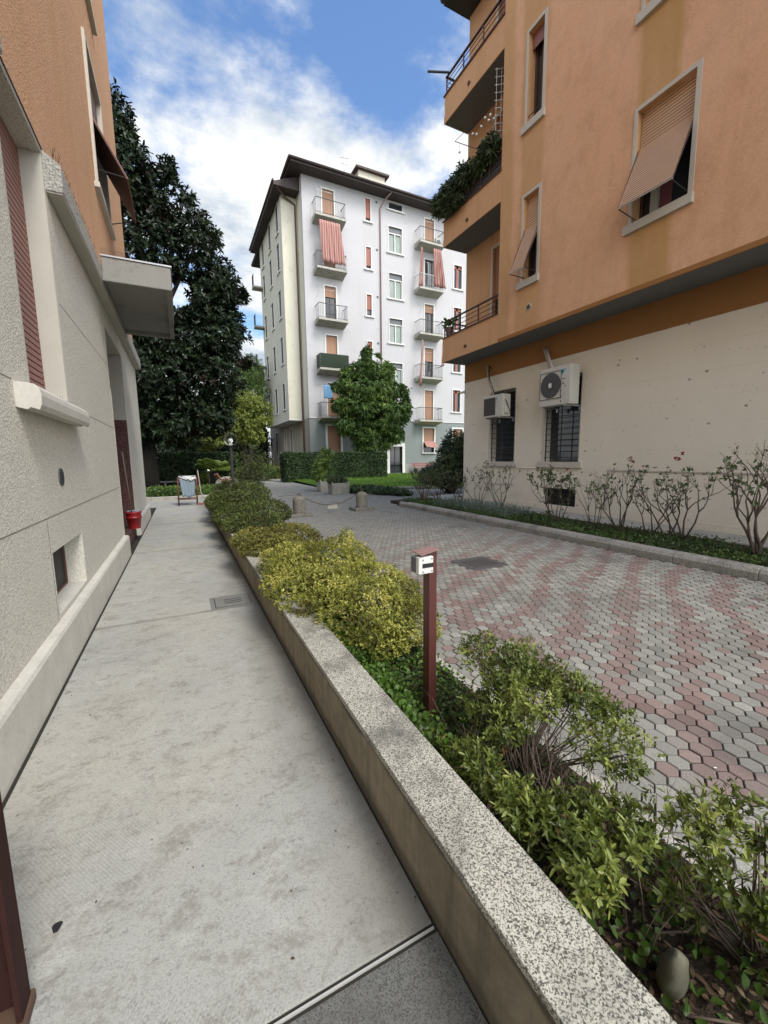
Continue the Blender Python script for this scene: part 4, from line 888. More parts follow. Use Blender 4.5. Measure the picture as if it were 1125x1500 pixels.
# things fixed to the right building
def ac(name, loc, x0, x1, y0, y1, z0, z1, fan_y, fr, label, square=False):
    t = thing(name, ((x0 + x1) / 2, (y0 + y1) / 2, z0), label, 'air conditioner')
    b = MB().box(x0, x1, y0, y1, z0, z1).build('casing', M['acbody'], t, bevel=.018)
    zc = (z0 + z1) / 2 + (.03 if not square else 0)
    if not square:
        MB().disc((x0 - .012, fan_y, zc), fr, 0, .014, 34).build('fan_backing', M['acdark'], b)
        mb = MB()
        for k in range(9):
            r = fr * (k + 1) / 9.5; mb.tube([(x0 - .016, fan_y + r * math.cos(q), zc + r * math.sin(q)) for q in [i * 2 * PI / 28 for i in range(29)]], .0026, 4)
        for k in range(26): q = k * 2 * PI / 26; mb.tube([(x0 - .017, fan_y + .05 * math.cos(q), zc + .05 * math.sin(q)), (x0 - .017, fan_y + fr * math.cos(q + .35), zc + fr * math.sin(q + .35))], .0024, 4)
        for (u, v) in ((-1, -1), (-1, 1), (1, 1), (1, -1)): pass
        q = fr + .02; mb.tube([(x0 - .016, fan_y - q, zc - q), (x0 - .016, fan_y + q, zc - q), (x0 - .016, fan_y + q, zc + q), (x0 - .016, fan_y - q, zc + q), (x0 - .016, fan_y - q, zc - q)], .008, 6)
        mb.build('fan_grille', M['castiron'], b, smooth=False)
        MB().box(x0 - .024, x0 - .016, fan_y - .045, fan_y + .045, zc - .055, zc + .055).build('fan_hub', M['white'], b, bevel=.003)
    else:
        MB().box(x0 - .006, x0 - .001, fan_y - fr, fan_y + fr, z0 + .06, z1 - .07).build('fan_backing', M['acdark'], b)
        mb = MB()
        for k in range(20): mb.box(x0 - .016, x0 - .006, fan_y - fr, fan_y + fr, z0 + .065 + k * .025, z0 + .075 + k * .025)
        for k in range(7): mb.box(x0 - .018, x0 - .006, fan_y - fr + k * fr / 3 - .003, fan_y - fr + k * fr / 3 + .003, z0 + .06, z1 - .07)
        mb.build('fan_grille', M['castiron'], b)
    # emblem and data marks
    ye = y0 + .20 if not square else y0 + .235; ze = z1 - (.17 if not square else .12); s_ = .075 if not square else .038
    MB().add([(x0 - .0012, ye + s_, ze + s_), (x0 - .0012, ye - s_, ze + s_), (x0 - .0012, ye - s_ * .3, ze + s_ * .1), (x0 - .0012, ye + s_ * .6, ze - s_)], [(0, 1, 2, 3)]).build('emblem', M['cyan'], b, fix=False)
    MB().add([(x0 - .0024, ye + s_ * .9, ze + s_ * .1), (x0 - .0024, ye + .2 * s_, ze + s_ * .7), (x0 - .0024, ye - s_ * .1, ze + s_ * .55), (x0 - .0024, ye + s_ * .4, ze - .2 * s_)], [(0, 1, 2, 3)]).build('emblem', M['black'], b, fix=False)
    mb = MB()
    for (u, v, hw, hh) in (((.19, .32, .035, .010), (.20, .43, .022, .014), (.14, .50, .016, .012), (.26, .59, .03, .008), (.25, .73, .01, .03), (.25, .84, .01, .03)) if not square else ((.22, .22, .014, .012), (.22, .30, .010, .006))):
        mb.box(x0 - .0012, x0 - .0002, y0 + u - hw, y0 + u + hw, z1 - v - hh, z1 - v + hh)
    mb.build('markings', M['black'], b)
    if not square: MB().box(x0 - .002, x0 + .16, y0 - .012, y0 + .14, z0 + .05, z0 + .23).build('valve_cover', M['acbody'], b, bevel=.012)
    else:
        MB().box(x0 + .05, x0 + .22, y0 - .05, y0 - .001, z0 + .08, z0 + .26).build('valve_cover', M['acbody'], b, bevel=.012)
        MB().tube([(x0 + .08, y0 - .02, z1 - .15), (x0 + .13, y0 - .06, z1 - .28), (x0 + .20, y0 - .05, z0 + .2), (x0 + .3, y0 - .03, z0 + .1)], .012, 6).build('cable', M['iron'], b)
    for yy in (y0 + .12, y1 - .12): MB().box(x0 - .03, 8.86, yy - .018, yy + .018, z0 - .035, z0 - .001).box(8.81, 8.86, yy - .018, yy + .018, z0 - .12, z0 - .035).build('bracket', M['galv'], t)
    return t
t = ac('air_conditioner', 0, 8.30, 8.62, 6.85, 7.76, 2.78, 3.70, 7.42, .30, 'large white air conditioner with round fan grille above the nearer barred window')
MB().tube([(8.80, 8.05, 4.30), (8.72, 8.04, 4.34), (8.66, 7.98, 4.28), (8.58, 7.80, 4.0), (8.50, 7.62, 3.695)], .038, 10).build('pipe', M['tube'], t, smooth=True)
MB().tube([(8.80, 7.97, 4.29), (8.73, 7.97, 4.30), (8.69, 7.92, 4.22), (8.6, 7.74, 3.98), (8.52, 7.56, 3.695)], .022, 8).build('pipe', M['white'], t, smooth=True)
t = ac('air_conditioner', 0, 8.30, 8.60, 9.09, 9.90, 2.70, 3.33, 9.63, .24, 'smaller white air conditioner with square grille above the farther barred window', True)
MB().tube([(8.80, 10.28, 4.33), (8.72, 10.27, 4.33), (8.66, 10.2, 4.24), (8.62, 10.1, 3.95), (8.55, 9.9, 3.7), (8.48, 9.66, 3.325)], .030, 10).build('pipe', M['tube'], t, smooth=True)
MB().tube([(8.80, 10.2, 4.30), (8.68, 10.14, 4.2), (8.6, 10.02, 3.9), (8.5, 9.62, 3.325)], .018, 8).build('pipe', M['iron'], t, smooth=True)
t = thing('wall_cable', (8.76, 8.6, 1.24), 'thin white cable running along the cream wall between the two window sills', 'cable')
MB().tube([(8.73, 8.98, 1.36), (8.77, 8.93, 1.22), (8.78, 8.19, 1.225)], .012, 6).build('cable', M['white'], t, smooth=True)
MB().tube([(8.84, 8.0, 2.75), (8.80, 8.0, 2.1), (8.79, 7.98, 1.48), (8.72, 8.12, 1.405)], .009, 6).build('cable', M['white'], t, smooth=True)
t = thing('security_camera', (8.78, 11.42, 3.72), 'tiny white security camera on the corner of the cream wall', 'camera')
MB().box(8.74, 8.80, 11.39, 11.47, 3.68, 3.78).build('bracket', M['white'], t, bevel=.005); MB().tube([(8.76, 11.43, 3.73), (8.60, 11.5, 3.69)], .035, 12).build('camera_body', M['white'], t, smooth=True)
MB().tube([(8.60, 11.5, 3.69), (8.585, 11.507, 3.687)], .028, 12).build('lens', M['black'], t)
# rod, trellis and bulbs under the top balcony
t = thing('garden_trellis', (8.2, 9.1, 9.6), 'white wire trellis tied under the upper balcony beside the hanging bulbs', 'trellis')
mb = MB()
for i in range(4): mb.tube([(8.0 + i * .10, 9.30 - i * .07, 9.80), (8.0 + i * .10, 9.30 - i * .07, 11.5)], .006, 4)
for i in range(10): mb.tube([(7.97, 9.33, 9.85 + i * .18), (8.34, 9.06, 9.85 + i * .18)], .008, 4)
mb.build('lattice', M['white'], t)
t = thing('string_lights', (8.0, 10, 10.4), 'string of small white bulbs hanging from a rod under the upper balcony', 'string lights')
MB().tube([(7.75, 10.75, 10.62), (8.0, 9.34, 10.75), (8.4, 9.1, 10.85)], .008, 6).tube([(7.75, 10.75, 10.62), (8.0, 10.02, 10.04)], .010, 6).build('rod', M['wood'], t)
for (px, p) in enumerate([(8.000, 10.250, 10.570), (8.000, 10.080, 10.450), (8.000, 9.880, 10.520), (8.000, 9.730, 10.630), (8.000, 9.580, 10.470), (8.000, 9.520, 10.560), (8.000, 9.370, 10.370), (7.750, 10.520, 10.200)]):
    b = MB().ball(p, .035, 7).build('bulb', M['glow'], t, smooth=True); MB().tube([p, (p[0], p[1], p[2] + .22)], .003, 4).build('wire', M['iron'], b)
MB().tube([(7.90, 11.3, 12.85), (7.45, 11.75, 13.05)], .03, 8).build('rod_end', M['iron'], t)
# balcony plants
t = shrub('balcony_plants', 'dense green plants spilling over the middle balcony of the right building', 'potted plants',
      [(7.86, 11.1, 9.45, .34, .45, .38), (7.86, 10.4, 9.55, .30, .5, .36), (7.9, 9.7, 9.5, .26, .4, .30), (7.72, 11.45, 9.3, .26, .3, .35), (7.85, 9.25, 9.6, .2, .25, .35), (7.75, 10.9, 9.0, .12, .6, .2)],
      1500, 6, .13, .032, 'lrose', (8.0, 10.3, 8.9), 1.2, None, 4, .3, 30, .012, .35, .45, drop=.25, zmin=8, stemmat='bark', part='foliage')
t = thing('dracaena_plant', (7.95, 9.25, 9.2), 'spiky strap-leaved plant at the near end of the middle balcony', 'potted plant')
n = 60; D = rdir(n) + [0, 0, .9]; P = np.tile([7.95, 9.45, 9.7], (n, 1)); leaves('foliage', M['lgrey'], P, D, rdir(n), rng.uniform(.25, .42, n), .035, rng.random(n), t, drop=.4)
MB().tube([(7.95, 9.45, 9.0), (7.95, 9.45, 9.72)], .02, 6).build('stem', M['bark'], t)
t = thing('balcony_palm', (8.0, 11.3, 5.4), 'small broad-leaved plant on the lowest balcony of the right building', 'potted plant')
n = 26; P = np.tile([7.98, 11.25, 5.75], (n, 1)) + rng.normal(size=(n, 3)) * .06; leaves('foliage', M['ltree'], P, rdir(n) + [-.2, .2, .9], rdir(n), rng.uniform(.2, .34, n), .07, rng.random(n), t, drop=.2)
MB().lathe((7.98, 11.25, 5.40), [(.10, 0), (.14, .24), (.12, .24)], 16).build('pot', M['slatback'], t)

# ---- right flower bed, kerb and roses
struct(MB().box(6.4, 8.0, -3, 12.4, -.04, .10).build('rose_bed_soil', M['soil']))
t = thing('bed_kerb', (6.4, 4, 0), 'thick weathered concrete kerb with rounded top along the rose bed', 'kerb')
yy = -2.6
for L in (.98,) * 14:
    prof = [(6.272, -.03), (6.272, .09), (6.30, .135), (6.35, .155), (6.42, .158), (6.47, .14), (6.478, -.03)]
    MB().ext([(p[0] + random.uniform(-.003, .003), p[1]) for p in prof], yy + .004, yy + L - .004).build('kerb_stone', M['kerb'], t, bevel=.006); yy += L
MB().ext([(6.30, -.03), (6.30, .08), (6.36, .13), (6.44, .13), (6.47, -.03)], yy, yy + .5).build('kerb_stone', M['kerb'], t, bevel=.02)
n = 30000; P = scatter(6.47, 7.95, -1, 11.9, n, .10, .11); P[:, 2] += .02 * wob(P, 3.) ; P = P[(P[:, 0] < 7.6 + .25 * np.sin(P[:, 1] * 2.)) | (rng.random(len(P)) < .08)]; n = len(P)
tag(leaves('creeping_cover', M['lcoverd'], P, rdir(n) + [0, 0, .3], np.tile([0, 0, 1.], (n, 1)) + rdir(n) * .8, rng.uniform(.025, .055, n), rng.uniform(.02, .035, n), .55 + .35 * wob(P, 2.5) + rng.normal(size=n) * .15, simple=True), 'low creeping ground cover filling the rose bed behind the kerb', 'ground cover', kind='stuff')
n = 3600; P = scatter(6.6, 7.5, 7.0, 10.2, n, .13, .20); n = len(P)
tag(leaves('lavender', M['lgrey'], P, rdir(n) * .6 + [0, 0, 1.], rdir(n), rng.uniform(.05, .12, n), .012, rng.random(n), simple=True), 'grey-green lavender tufts in the rose bed below the barred windows', 'ground cover', kind='stuff')

def rose(label, x, y, h, spread, ncane, nleaf, mat='lrose', flowers=(), seed=0, r0=.013, leafz=.35, lean=(0, 0), lsz=.05):
    rs = random.Random(seed); base = (x, y, .11); t = thing('rose_bush', base, label, 'rose bush')
    mb = MB(); ends = []
    def grow(p, d, r, L, lev):
        pts = [p]; n = 3
        for i in range(n):
            d = (d + Vector((rs.uniform(-.32, .32), rs.uniform(-.32, .32), rs.uniform(-.05, .22)))).normalized(); p = p + d * (L / n); pts.append(p); 
            if p.z > .11 + h * leafz: ends.append((p.copy(), d.copy()))
        mb.tube(pts, [r, r * .85, r * .7, r * .55], 6)
        if lev < 3:
            for k in range(2 if lev else rs.choice((2, 3))):
                nd = (d + Vector((rs.uniform(-.85, .85), rs.uniform(-.85, .85), rs.uniform(0, .5)))).normalized(); grow(p, nd, r * .55, L * rs.uniform(.5, .8), lev + 1)
    for i in range(ncane):
        a = 2 * PI * i / ncane + rs.random(); grow(Vector(base) + Vector((.03 * math.cos(a), .03 * math.sin(a), -.03)), Vector((math.cos(a) * spread + lean[0], math.sin(a) * spread + lean[1], 1)).normalized(), r0, h * .46, 0)
    mb.build('canes', M['cane'], t, smooth=True)
    if nleaf:
        E_ = [ends[rs.randrange(len(ends))] for _ in range(nleaf)]; P = np.array([e[0] for e in E_]) + rng.normal(size=(nleaf, 3)) * .035 * h; out = nrm(np.array([e[1] for e in E_]) * .5 + rdir(nleaf))
        O, D, Nn = rosettes(P, out, 4, 1.2); leaves('foliage', M[mat], O, D, Nn, rng.uniform(.6, 1.2, len(O)) * lsz, rng.uniform(.6, 1.1, len(O)) * lsz * .6, rng.normal(size=len(O)) * .22 + .45, t)
    for f in flowers:
        n = 16; P = np.tile(f, (n, 1)) + rng.normal(size=(n, 3)) * .012; leaves('flower', M['lpetal'], P, rdir(n), rdir(n), .032, .028, rng.random(n), t)
    return t
rose('leafy rose bush with a tall column of leaves at the right edge', 7.2, 2.68, 1.35, .35, 6, 60, seed=3, r0=.024, leafz=.55, flowers=(), lsz=.055)
rose('bare-caned rose bush reaching up beyond the right edge', 7.3, 2.2, 1.5, .4, 5, 40, seed=11, r0=.024, leafz=.6)
rose('rose bush with red flowers at its top right, third from the right edge', 7.52, 3.82, 1.25, .42, 4, 60, seed=5, r0=.018, leafz=.5, flowers=((7.400, 3.890, 1.480), (7.400, 3.850, 1.570), (7.400, 3.950, 1.490)))
rose('straight-stemmed rose bush beside the red-flowered one', 7.54, 4.05, 1.1, .3, 3, 34, seed=8, r0=.018, leafz=.5)
rose('low forked rose bush before the recessed wall panel', 7.45, 4.3, .95, .5, 4, 42, seed=21, r0=.015, leafz=.45)
rose('rose bush with two small dark red blooms on its left shoot', 7.55, 4.95, 1.12, .5, 5, 46, seed=14, r0=.017, leafz=.45, flowers=((7.500, 4.790, 1.500), (7.500, 4.730, 1.430)))
rose('pale-leaved rose bush right of the dark cellar opening', 7.4, 5.35, .95, .5, 5, 70, 'lrosepale', seed=17, r0=.012, leafz=.35, lsz=.05)
rose('bushy rose bush in front of the dark cellar opening', 7.1, 6.1, 1.15, .42, 7, 210, seed=24, r0=.014, leafz=.22, flowers=((7.3, 6.0, 1.27),), lsz=.05)
rose('thin rose bush under the farther barred window', 8.0, 8.75, 1.25, .55, 6, 46, seed=27, r0=.014, leafz=.4)
rose('small rose bush left of the farther barred window', 7.95, 9.6, 1.1, .5, 5, 44, seed=31, r0=.013, leafz=.4)
rose('rose bush at the cream building corner', 7.75, 10.4, 1.0, .45, 6, 70, seed=34, r0=.013, leafz=.4, lsz=.06)
rose('dark-stemmed rose bush at the end of the kerb', 7.0, 11.2, 1.0, .4, 7, 60, seed=37, r0=.018, leafz=.5, lsz=.06)
rose('twin-stemmed bush in the bed beyond the kerb end', 7.7, 11.4, 1.15, .45, 6, 120, seed=41, r0=.017, leafz=.4, lsz=.07)
shrub('rhododendron', 'tall dark rounded shrub behind the corner of the cream building', 'shrub',
      [(10.6, 14.6, 1.5, .75, .8, .9), (10.0, 14.2, .9, .9, .8, .75), (9.2, 14.2, .8, .6, .6, .5), (10.9, 15.0, 2.1, .6, .6, .7), (11.5, 14.5, 1., .9, .8, .9)],
      2600, 6, .11, .045, 'ldark', (10.3, 14.4, .03), 1.2, -.7, 3, .45, 30, .02, .35, .65, stemmat='bark')
shrub('flowering_shrub', 'looser mid-green shrub with pale blooms beside the dark rounded one', 'shrub', [(9.9, 13.9, 1.35, .55, .5, .55), (10.5, 13.8, 2.1, .45, .5, .55)], 600, 6, .10, .04, 'lrose', (10.1, 13.9, .03), 1.2, -.5, 3, .4, 20, .014, .35, .5, stemmat='bark')
struct(MB().box(8.8, 14.9, 12.4, 13.1, -.03, .11).build('side_pavement', M['kerbpale'], bevel=.01))

# =================================================================== WHITE APARTMENT BUILDING
WB = thing('apartment_building', (18, 38, 0), 'white six-storey apartment building with small balconies and dark brown eaves', 'building')
def wp(mb, name, mat, root=WB, **k): return mb.build(name, M[mat], root, **k)
FY = 31.5; XA, XB = 9.19, 30.0
LV = [4.82, 8.42, 12.02, 15.62, 19.20]
dA = [(10.74, 11.64, z, z + 2.62 if i < 4 else 21.42) for i, z in enumerate(LV)]
dD = [(19.72, 20.62, z, z + 2.62 if i < 4 else 21.42) for i, z in enumerate(LV)]
wBn = [(14.25, 14.68, z, z + 1.62) for z in (5.85, 9.35, 12.95, 16.5, 20.0)]
wC = [(16.28, 17.5, z, z + 1.93) for z in (7.55, 11.1, 14.62, 18.15)] + [(16.3, 17.55, 21.35, 21.85)]
wE = [(22.75, 23.6, z, z + 1.95) for z in (5.7, 9.25, 12.85, 16.40, 19.9)]
wp(MB().wall('y', FY, .3, XA, XB, 4.72, 22.0, dA + dD + wBn + wC + wE), 'front_wall', 'wbwhite')
gnd = [(10.65, 11.75, .9, 4.15), (16.2, 17.45, .22, 2.53), (19.63, 20.75, 2.0, 4.15), (22.85, 23.9, 2.0, 4.15), (13.6, 14.3, 2.0, 4.1)]
wp(MB().wall('y', FY + .02, .3, XA, XB, .98, 4.7195, gnd), 'ground_floor_wall', 'wbgrey')
wp(MB().wall('y', FY - .01, .3, XA, XB, -.05, .9795, [(10.65, 11.75, .9, .9795), (16.2, 17.45, -.05, .9795)]), 'base_wall', 'wbplinth')
sidew = [(37.0, 37.75, 1.5, 4.25), (39.4, 40.0, 1.5, 4.25), (43.2, 44.0, 1.5, 4.25)]
wp(MB().wall('x', XA, .3, FY + .3202, 47, -.05, 4.7195, sidew), 'side_ground_wall', 'wbbeige')
wp(MB().box(XA, XA + .3, FY + .3003, 33.0, 4.72, 22.0), 'side_wall', 'wbcream')
bayw = [(34.0, 34.85, z, z + 2.05) for z in (5.6, 9.2, 12.75, 16.2, 19.0)] + [(36.9, 37.8, z, z + 2.1) for z in (5.55, 9.1, 12.7, 16.15, 18.95)] + [(40.0, 40.9, z, z + 2.0) for z in (5.6, 9.1, 12.7, 16.2, 18.95)]
wp(MB().wall('x', 8.0, .3, 33.0, 42.0, 4.70, 21.1, bayw), 'bay_side_wall', 'wbcream')
wp(MB().box(8.3003, XA + .3, 33.001, 33.3, 4.70, 21.1), 'bay_front_wall', 'wbcream'); wp(MB().box(8.3003, XA + .3, 41.7, 42.0, 4.70, 21.1), 'bay_back_wall', 'wbcream')
wp(MB().box(7.98, XA - .001, 32.98, 42.02, 4.62, 4.699), 'bay_floor', 'wstone')
wp(MB().box(8.02, 8.4, 44.4, 44.8, 0, 4.7), 'corner_pillar', 'wbcream')
wp(MB().box(XA, XB, 46.7, 47, 0, 22).box(XB - .3, XB, FY + .3203, 46.7, 0, 22), 'back_wall', 'wbcream')
wp(MB().box(7.3, XA + .5, 32.0, 42.9, 21.1, 21.32), 'bay_roof', 'roofbrown'); wp(MB().ext([(7.3, 21.3205), (XA + .5, 21.3205), (XA + .5, 22.3)], 32.0, 42.9), 'bay_tiles', 'roofbrown')
wp(MB().box(8.2, XB + .9, 30.5, 47.9, 22.0, 22.16), 'eave', 'roofbrown')
wp(MB().add([(8.15, 30.45, 22.161), (XB + .95, 30.45, 22.161), (XB + .95, 48, 22.161), (8.15, 48, 22.161), (14, 39.2, 24.2), (XB - 6, 39.2, 24.2)], [(0, 1, 5, 4), (1, 2, 5), (2, 3, 4, 5), (3, 0, 4), (3, 2, 1, 0)]), 'tiled_roof', 'tiles')
wp(MB().tube([(8.1, 30.42, 22.2), (XB + 1, 30.42, 22.2)], .09, 8).tube([(8.1, 30.42, 22.2), (8.1, 33, 22.2)], .09, 8).tube([(7.25, 31.95, 21.36), (7.25, 43, 21.36)], .08, 8), 'gutter', 'roofbrown', smooth=True)
# drain pipes
wp(MB().tube([(16.1, 30.6, 22.0), (15.7, 31.2, 21.6), (15.5, 31.40, 21.1), (15.45, 31.41, .2)], .05, 8), 'drain_pipe', 'pinkpipe', smooth=True)
wp(MB().tube([(7.35, 32.1, 21.2), (8.3, 32.8, 20.9), (9.05, 32.9, 20.6), (9.08, 32.9, 4.6), (9.08, 32.9, 0)], .065, 8), 'drain_pipe', 'slatback', smooth=True)
# roof turret and aerial
tu = wp(MB().box(14.6, 17.0, 33.5, 36.0, 22.2, 24.9), 'roof_turret', 'wbcream'); wp(MB().box(14.3, 17.3, 33.2, 36.3, 24.9, 25.05), 'turret_roof', 'roofbrown', tu)
wp(MB().box(14.9, 16.3, 33.47, 33.499, 23.4, 24.35), 'turret_window', 'glass', tu)
wp(MB().tube([(13.2, 33, 22.4), (13.2, 33, 25.3)], .03, 6).tube([(12.8, 33, 25.0), (13.6, 33, 25.1)], .02, 5).tube([(12.9, 33, 24.6), (13.5, 33, 24.6)], .02, 5), 'aerial', 'galv')
wp(MB().lathe((20.2, 33, 22.2), [(.22, 0), (.22, 1.1), (.35, 1.3), (.3, 1.6), (.1, 1.8)], 12), 'chimney_pot', 'kerbpale')
wp(MB().box(XA + .02, XB, FY - .03, FY - .0005, 4.70, 4.76), 'string_course', 'wstone')
def frame(a, b, z0, z1, wdt=.11, sill=True, root=WB, name='window', Y=FY):
    mb = MB().box(a - wdt, a - .0005, Y - .04, Y + .2, z0, z1 + wdt).box(b + .0005, b + wdt, Y - .04, Y + .2, z0, z1 + wdt).box(a, b, Y - .04, Y + .2, z1 + .0005, z1 + wdt)
    f = mb.build(name, M['wstone'], root)
    if sill: MB().box(a - .2, b + .2, Y - .12, Y + .2, z0 - .11, z0 - .0005).build('sill', M['wstone'], f)
    return f
blA = [2.6, 2.6, .75, 2.6, 2.6]; blD = [2.6, 1.1, .65, 0, 2.6]
for col, bl, xs in ((dA, blA, 9.9), (dD, blD, 18.7)):
    for i, (a, b, z0, z1) in enumerate(col):
        f = frame(a, b, z0, z1, .1, False, name='balcony_door')
        MB().box(a, b, FY + .17, FY + .19, z0, z1).build('pane', M['glass'], f)
        MB().box((a + b) / 2 - .03, (a + b) / 2 + .03, FY + .14, FY + .169, z0, z1).box(a, a + .05, FY + .14, FY + .169, z0, z1).box(b - .05, b, FY + .14, FY + .169, z0, z1).build('sash', M['wood'] if i != 3 else M['wstone'], f)
        if bl[i] > 0: MB().box(a, b, FY + .08, FY + .1, max(z0, z1 - bl[i]), z1).build('roller_blind', M['slatfar'], f)
        w0, w1 = xs, xs + 2.36
        bal = MB().add([(w0, FY - .95, z0 - .17), (w1, FY - .95, z0 - .17), (w1, FY - .0005, z0 - .40), (w0, FY - .0005, z0 - .40), (w0, FY - .95, z0 - .02), (w1, FY - .95, z0 - .02), (w1, FY - .0005, z0 - .02), (w0, FY - .0005, z0 - .02)],
              [(0, 3, 2, 1), (4, 5, 6, 7), (0, 1, 5, 4), (1, 2, 6, 5), (2, 3, 7, 6), (3, 0, 4, 7)]).build('balcony', M['wbplinth'] if 0 else M['kerbpale'], WB)
        mb = MB(); y0 = FY - .90; rt = z0 + 1.02
        ring = [(w0 + .05, FY - .01), (w0 + .05, y0), (w1 - .05, y0), (w1 - .05, FY - .01)]
        mb.tube([(p[0], p[1], rt) for p in ring], .028, 6); mb.tube([(p[0], p[1], z0 + .06) for p in ring], .015, 5)
        k = 0
        while w0 + .05 + k * .125 < w1 - .04: mb.tube([(w0 + .05 + k * .125, y0, z0 - .02), (w0 + .05 + k * .125, y0, rt)], .008, 4, False); k += 1
        for k in range(1, 7):
            for xx in (w0 + .05, w1 - .05): mb.tube([(xx, y0 + k * .125, z0 - .02), (xx, y0 + k * .125, rt)], .008, 4, False)
        mb.build('railing', M['iron'] if not (i == 3 and xs > 15) else M['galv'], bal)
        if xs < 15 and i == 1:
            MB().box(w0 + .03, w1 - .03, y0 - .035, y0 - .02, z0, rt - .02).box(w0 + .015, w0 + .03, y0, FY - .05, z0, rt - .02).build('hedge_screen', M['lhedge'], bal)
        if i in (0, 2, 4) or xs > 15:
            mb = MB()
            for q in (-.3, .9): mb.tube([(a + q - .3, FY - .01, z1 - .1), (a + q - .3, FY - .55, z1 - .5), (a + q - .3, FY - .01, z1 - .9)], .009, 4)
            mb.tube([(a - .6, FY - .55, z1 - .5), (a + .6, FY - .55, z1 - .5)], .008, 4)
            mb.build('drying_rack', M['galv'], bal)
# striped sun curtains
def sheet(pts, n, amp, mat, name, parent, seed=0):
    (x0, y0, z0), (x1, y1, z1), (x2, y2, z2), (x3, y3, z3) = pts; rs = random.Random(seed); mb = MB(); m = 10
    V = []; 
    for j in range(m + 1):
        v = j / m
        for i in range(n + 1):
            u = i / n; xa = x0 + (x1 - x0) * u; xb = x3 + (x2 - x3) * u
            w = math.sin(u * 26 + seed) * amp * (.4 + v) + math.sin(u * 61 + 1) * amp * .4
            V.append((xa + (xb - xa) * v, y0 + (y3 - y0) * v + w, z0 + (z3 - z0) * v + .03 * math.sin(u * 9) * v))
    F = [(j * (n + 1) + i, j * (n + 1) + i + 1, (j + 1) * (n + 1) + i + 1, (j + 1) * (n + 1) + i) for j in range(m) for i in range(n)]
    mb.add(V, F); o = mb.build(name, M[mat], parent, smooth=True, fix=False); s_ = o.modifiers.new('thick', 'SOLIDIFY'); s_.thickness = .01; return o
sheet([(10.15, FY - .93, 18.75), (11.75, FY - .93, 18.75), (12.15, FY - .97, 15.5), (10.35, FY - .97, 15.9)], 46, .035, 'awning', 'sun_curtain', WB, 1)
sheet([(20.0, FY - .93, 18.75), (20.75, FY - .9, 18.75), (21.25, FY - .97, 15.75), (20.1, FY - .97, 15.75)], 36, .06, 'awning', 'sun_curtain', WB, 2)
sheet([(18.95, FY - .7, 18.75), (19.1, FY - .9, 18.75), (18.95, FY - .97, 15.6), (18.55, FY - .9, 15.6)], 14, .05, 'awning', 'sun_curtain', WB, 4)
sheet([(18.95, FY - .85, 11.4), (19.05, FY - .93, 11.4), (18.8, FY - .97, 7.6), (18.62, FY - .97, 7.6)], 10, .04, 'awning', 'sun_curtain', WB, 5)
sheet([(21.0, FY - .85, 11.5), (21.1, FY - .93, 11.5), (21.1, FY - .97, 9.4), (20.85, FY - .97, 9.4)], 10, .04, 'awning', 'sun_curtain', WB, 6)
for (a, b, z0, z1) in wBn:
    f = frame(a, b, z0, z1, .07); MB().box(a, b, FY + .15, FY + .17, z0, z1).build('pane', M['glass'], f)
    MB().box(a, b, FY + .05, FY + .07, z0 + (.5 if z0 in (5.85, 12.95) else .25), z1).build('roller_blind', M['slatred'], f)
    MB().box(a + .02, b - .02, FY - .06, FY - .045, z0 + .22, z0 + .25).build('guard_bar', M['iron'], f)
    wp(MB().disc((b + .55, FY - .025, z1 - .05), .09, 1, .024, 12), 'wall_vent', 'castiron')
for k, (a, b, z0, z1) in enumerate(wC):
    f = frame(a, b, z0, z1, .06); 
    if k < 4:
        MB().box(a, b, FY + .15, FY + .17, z0, z1).build('pane', M['glassgreen'], f)
        MB().box(a, b, FY + .08, FY + .1, z1 - .42, z1).build('blind_box', M['acdark'], f)
        MB().box(a, b, FY + .06, FY + .12, z1 - .50, z1 - .42).box((a + b) / 2 - .04, (a + b) / 2 + .04, FY + .06, FY + .12, z0, z1 - .5).box(a, a + .06, FY + .06, FY + .12, z0, z1 - .5).box(b - .06, b, FY + .06, FY + .12, z0, z1 - .5).build('sash', M['wstone'], f)
    else: MB().box(a, b, FY + .15, FY + .17, z0, z1).build('pane', M['glass'], f)
for (a, b, z0, z1) in wE:
    f = frame(a, b, z0, z1, .1); MB().box(a, b, FY + .15, FY + .17, z0, z1).build('pane', M['glass'], f)
    MB().box((a + b) / 2 - .10, (a + b) / 2 + .10, FY + .08, FY + .12, z0, z1).box(a, b, FY + .08, FY + .12, z1 - .25, z1).build('sash', M['slatred'], f)
for k, (a, b, z0, z1) in enumerate(gnd):
    if k == 1:
        f = frame(a, b, z0, z1, .26, False, name='entrance_door', Y=FY); MB().box(a, b, FY + .22, FY + .26, z0, z1).build('door_leaf', M['glass'], f)
        MB().box(a, a + .05, FY + .18, FY + .219, z0, z1).box(b - .05, b, FY + .18, FY + .219, z0, z1).box((a + b) / 2 - .03, (a + b) / 2 + .03, FY + .18, FY + .219, z0, z1).build('sash', M['iron'], f)
        MB().box(a - .5, b + .5, FY - .6, FY - .0105, -.02, .21).build('doorstep', M['kerbpale'], f); continue
    f = frame(a, b, z0, z1, .13 if k else .16, k != 0); MB().box(a, b, FY + .2, FY + .22, z0, z1).build('pane', M['glass'], f)
    top = z0 if k in (0, 4) else z0 + .75
    MB().box(a, b, FY + .08, FY + .10, top, z1).build('roller_blind', M['slatfar'], f)
sheet([(19.63, FY - .02, 3.0), (20.75, FY - .02, 3.0), (20.85, FY - .6, 2.45), (19.6, FY - .6, 2.45)], 20, .02, 'awning', 'sun_curtain', WB, 8)
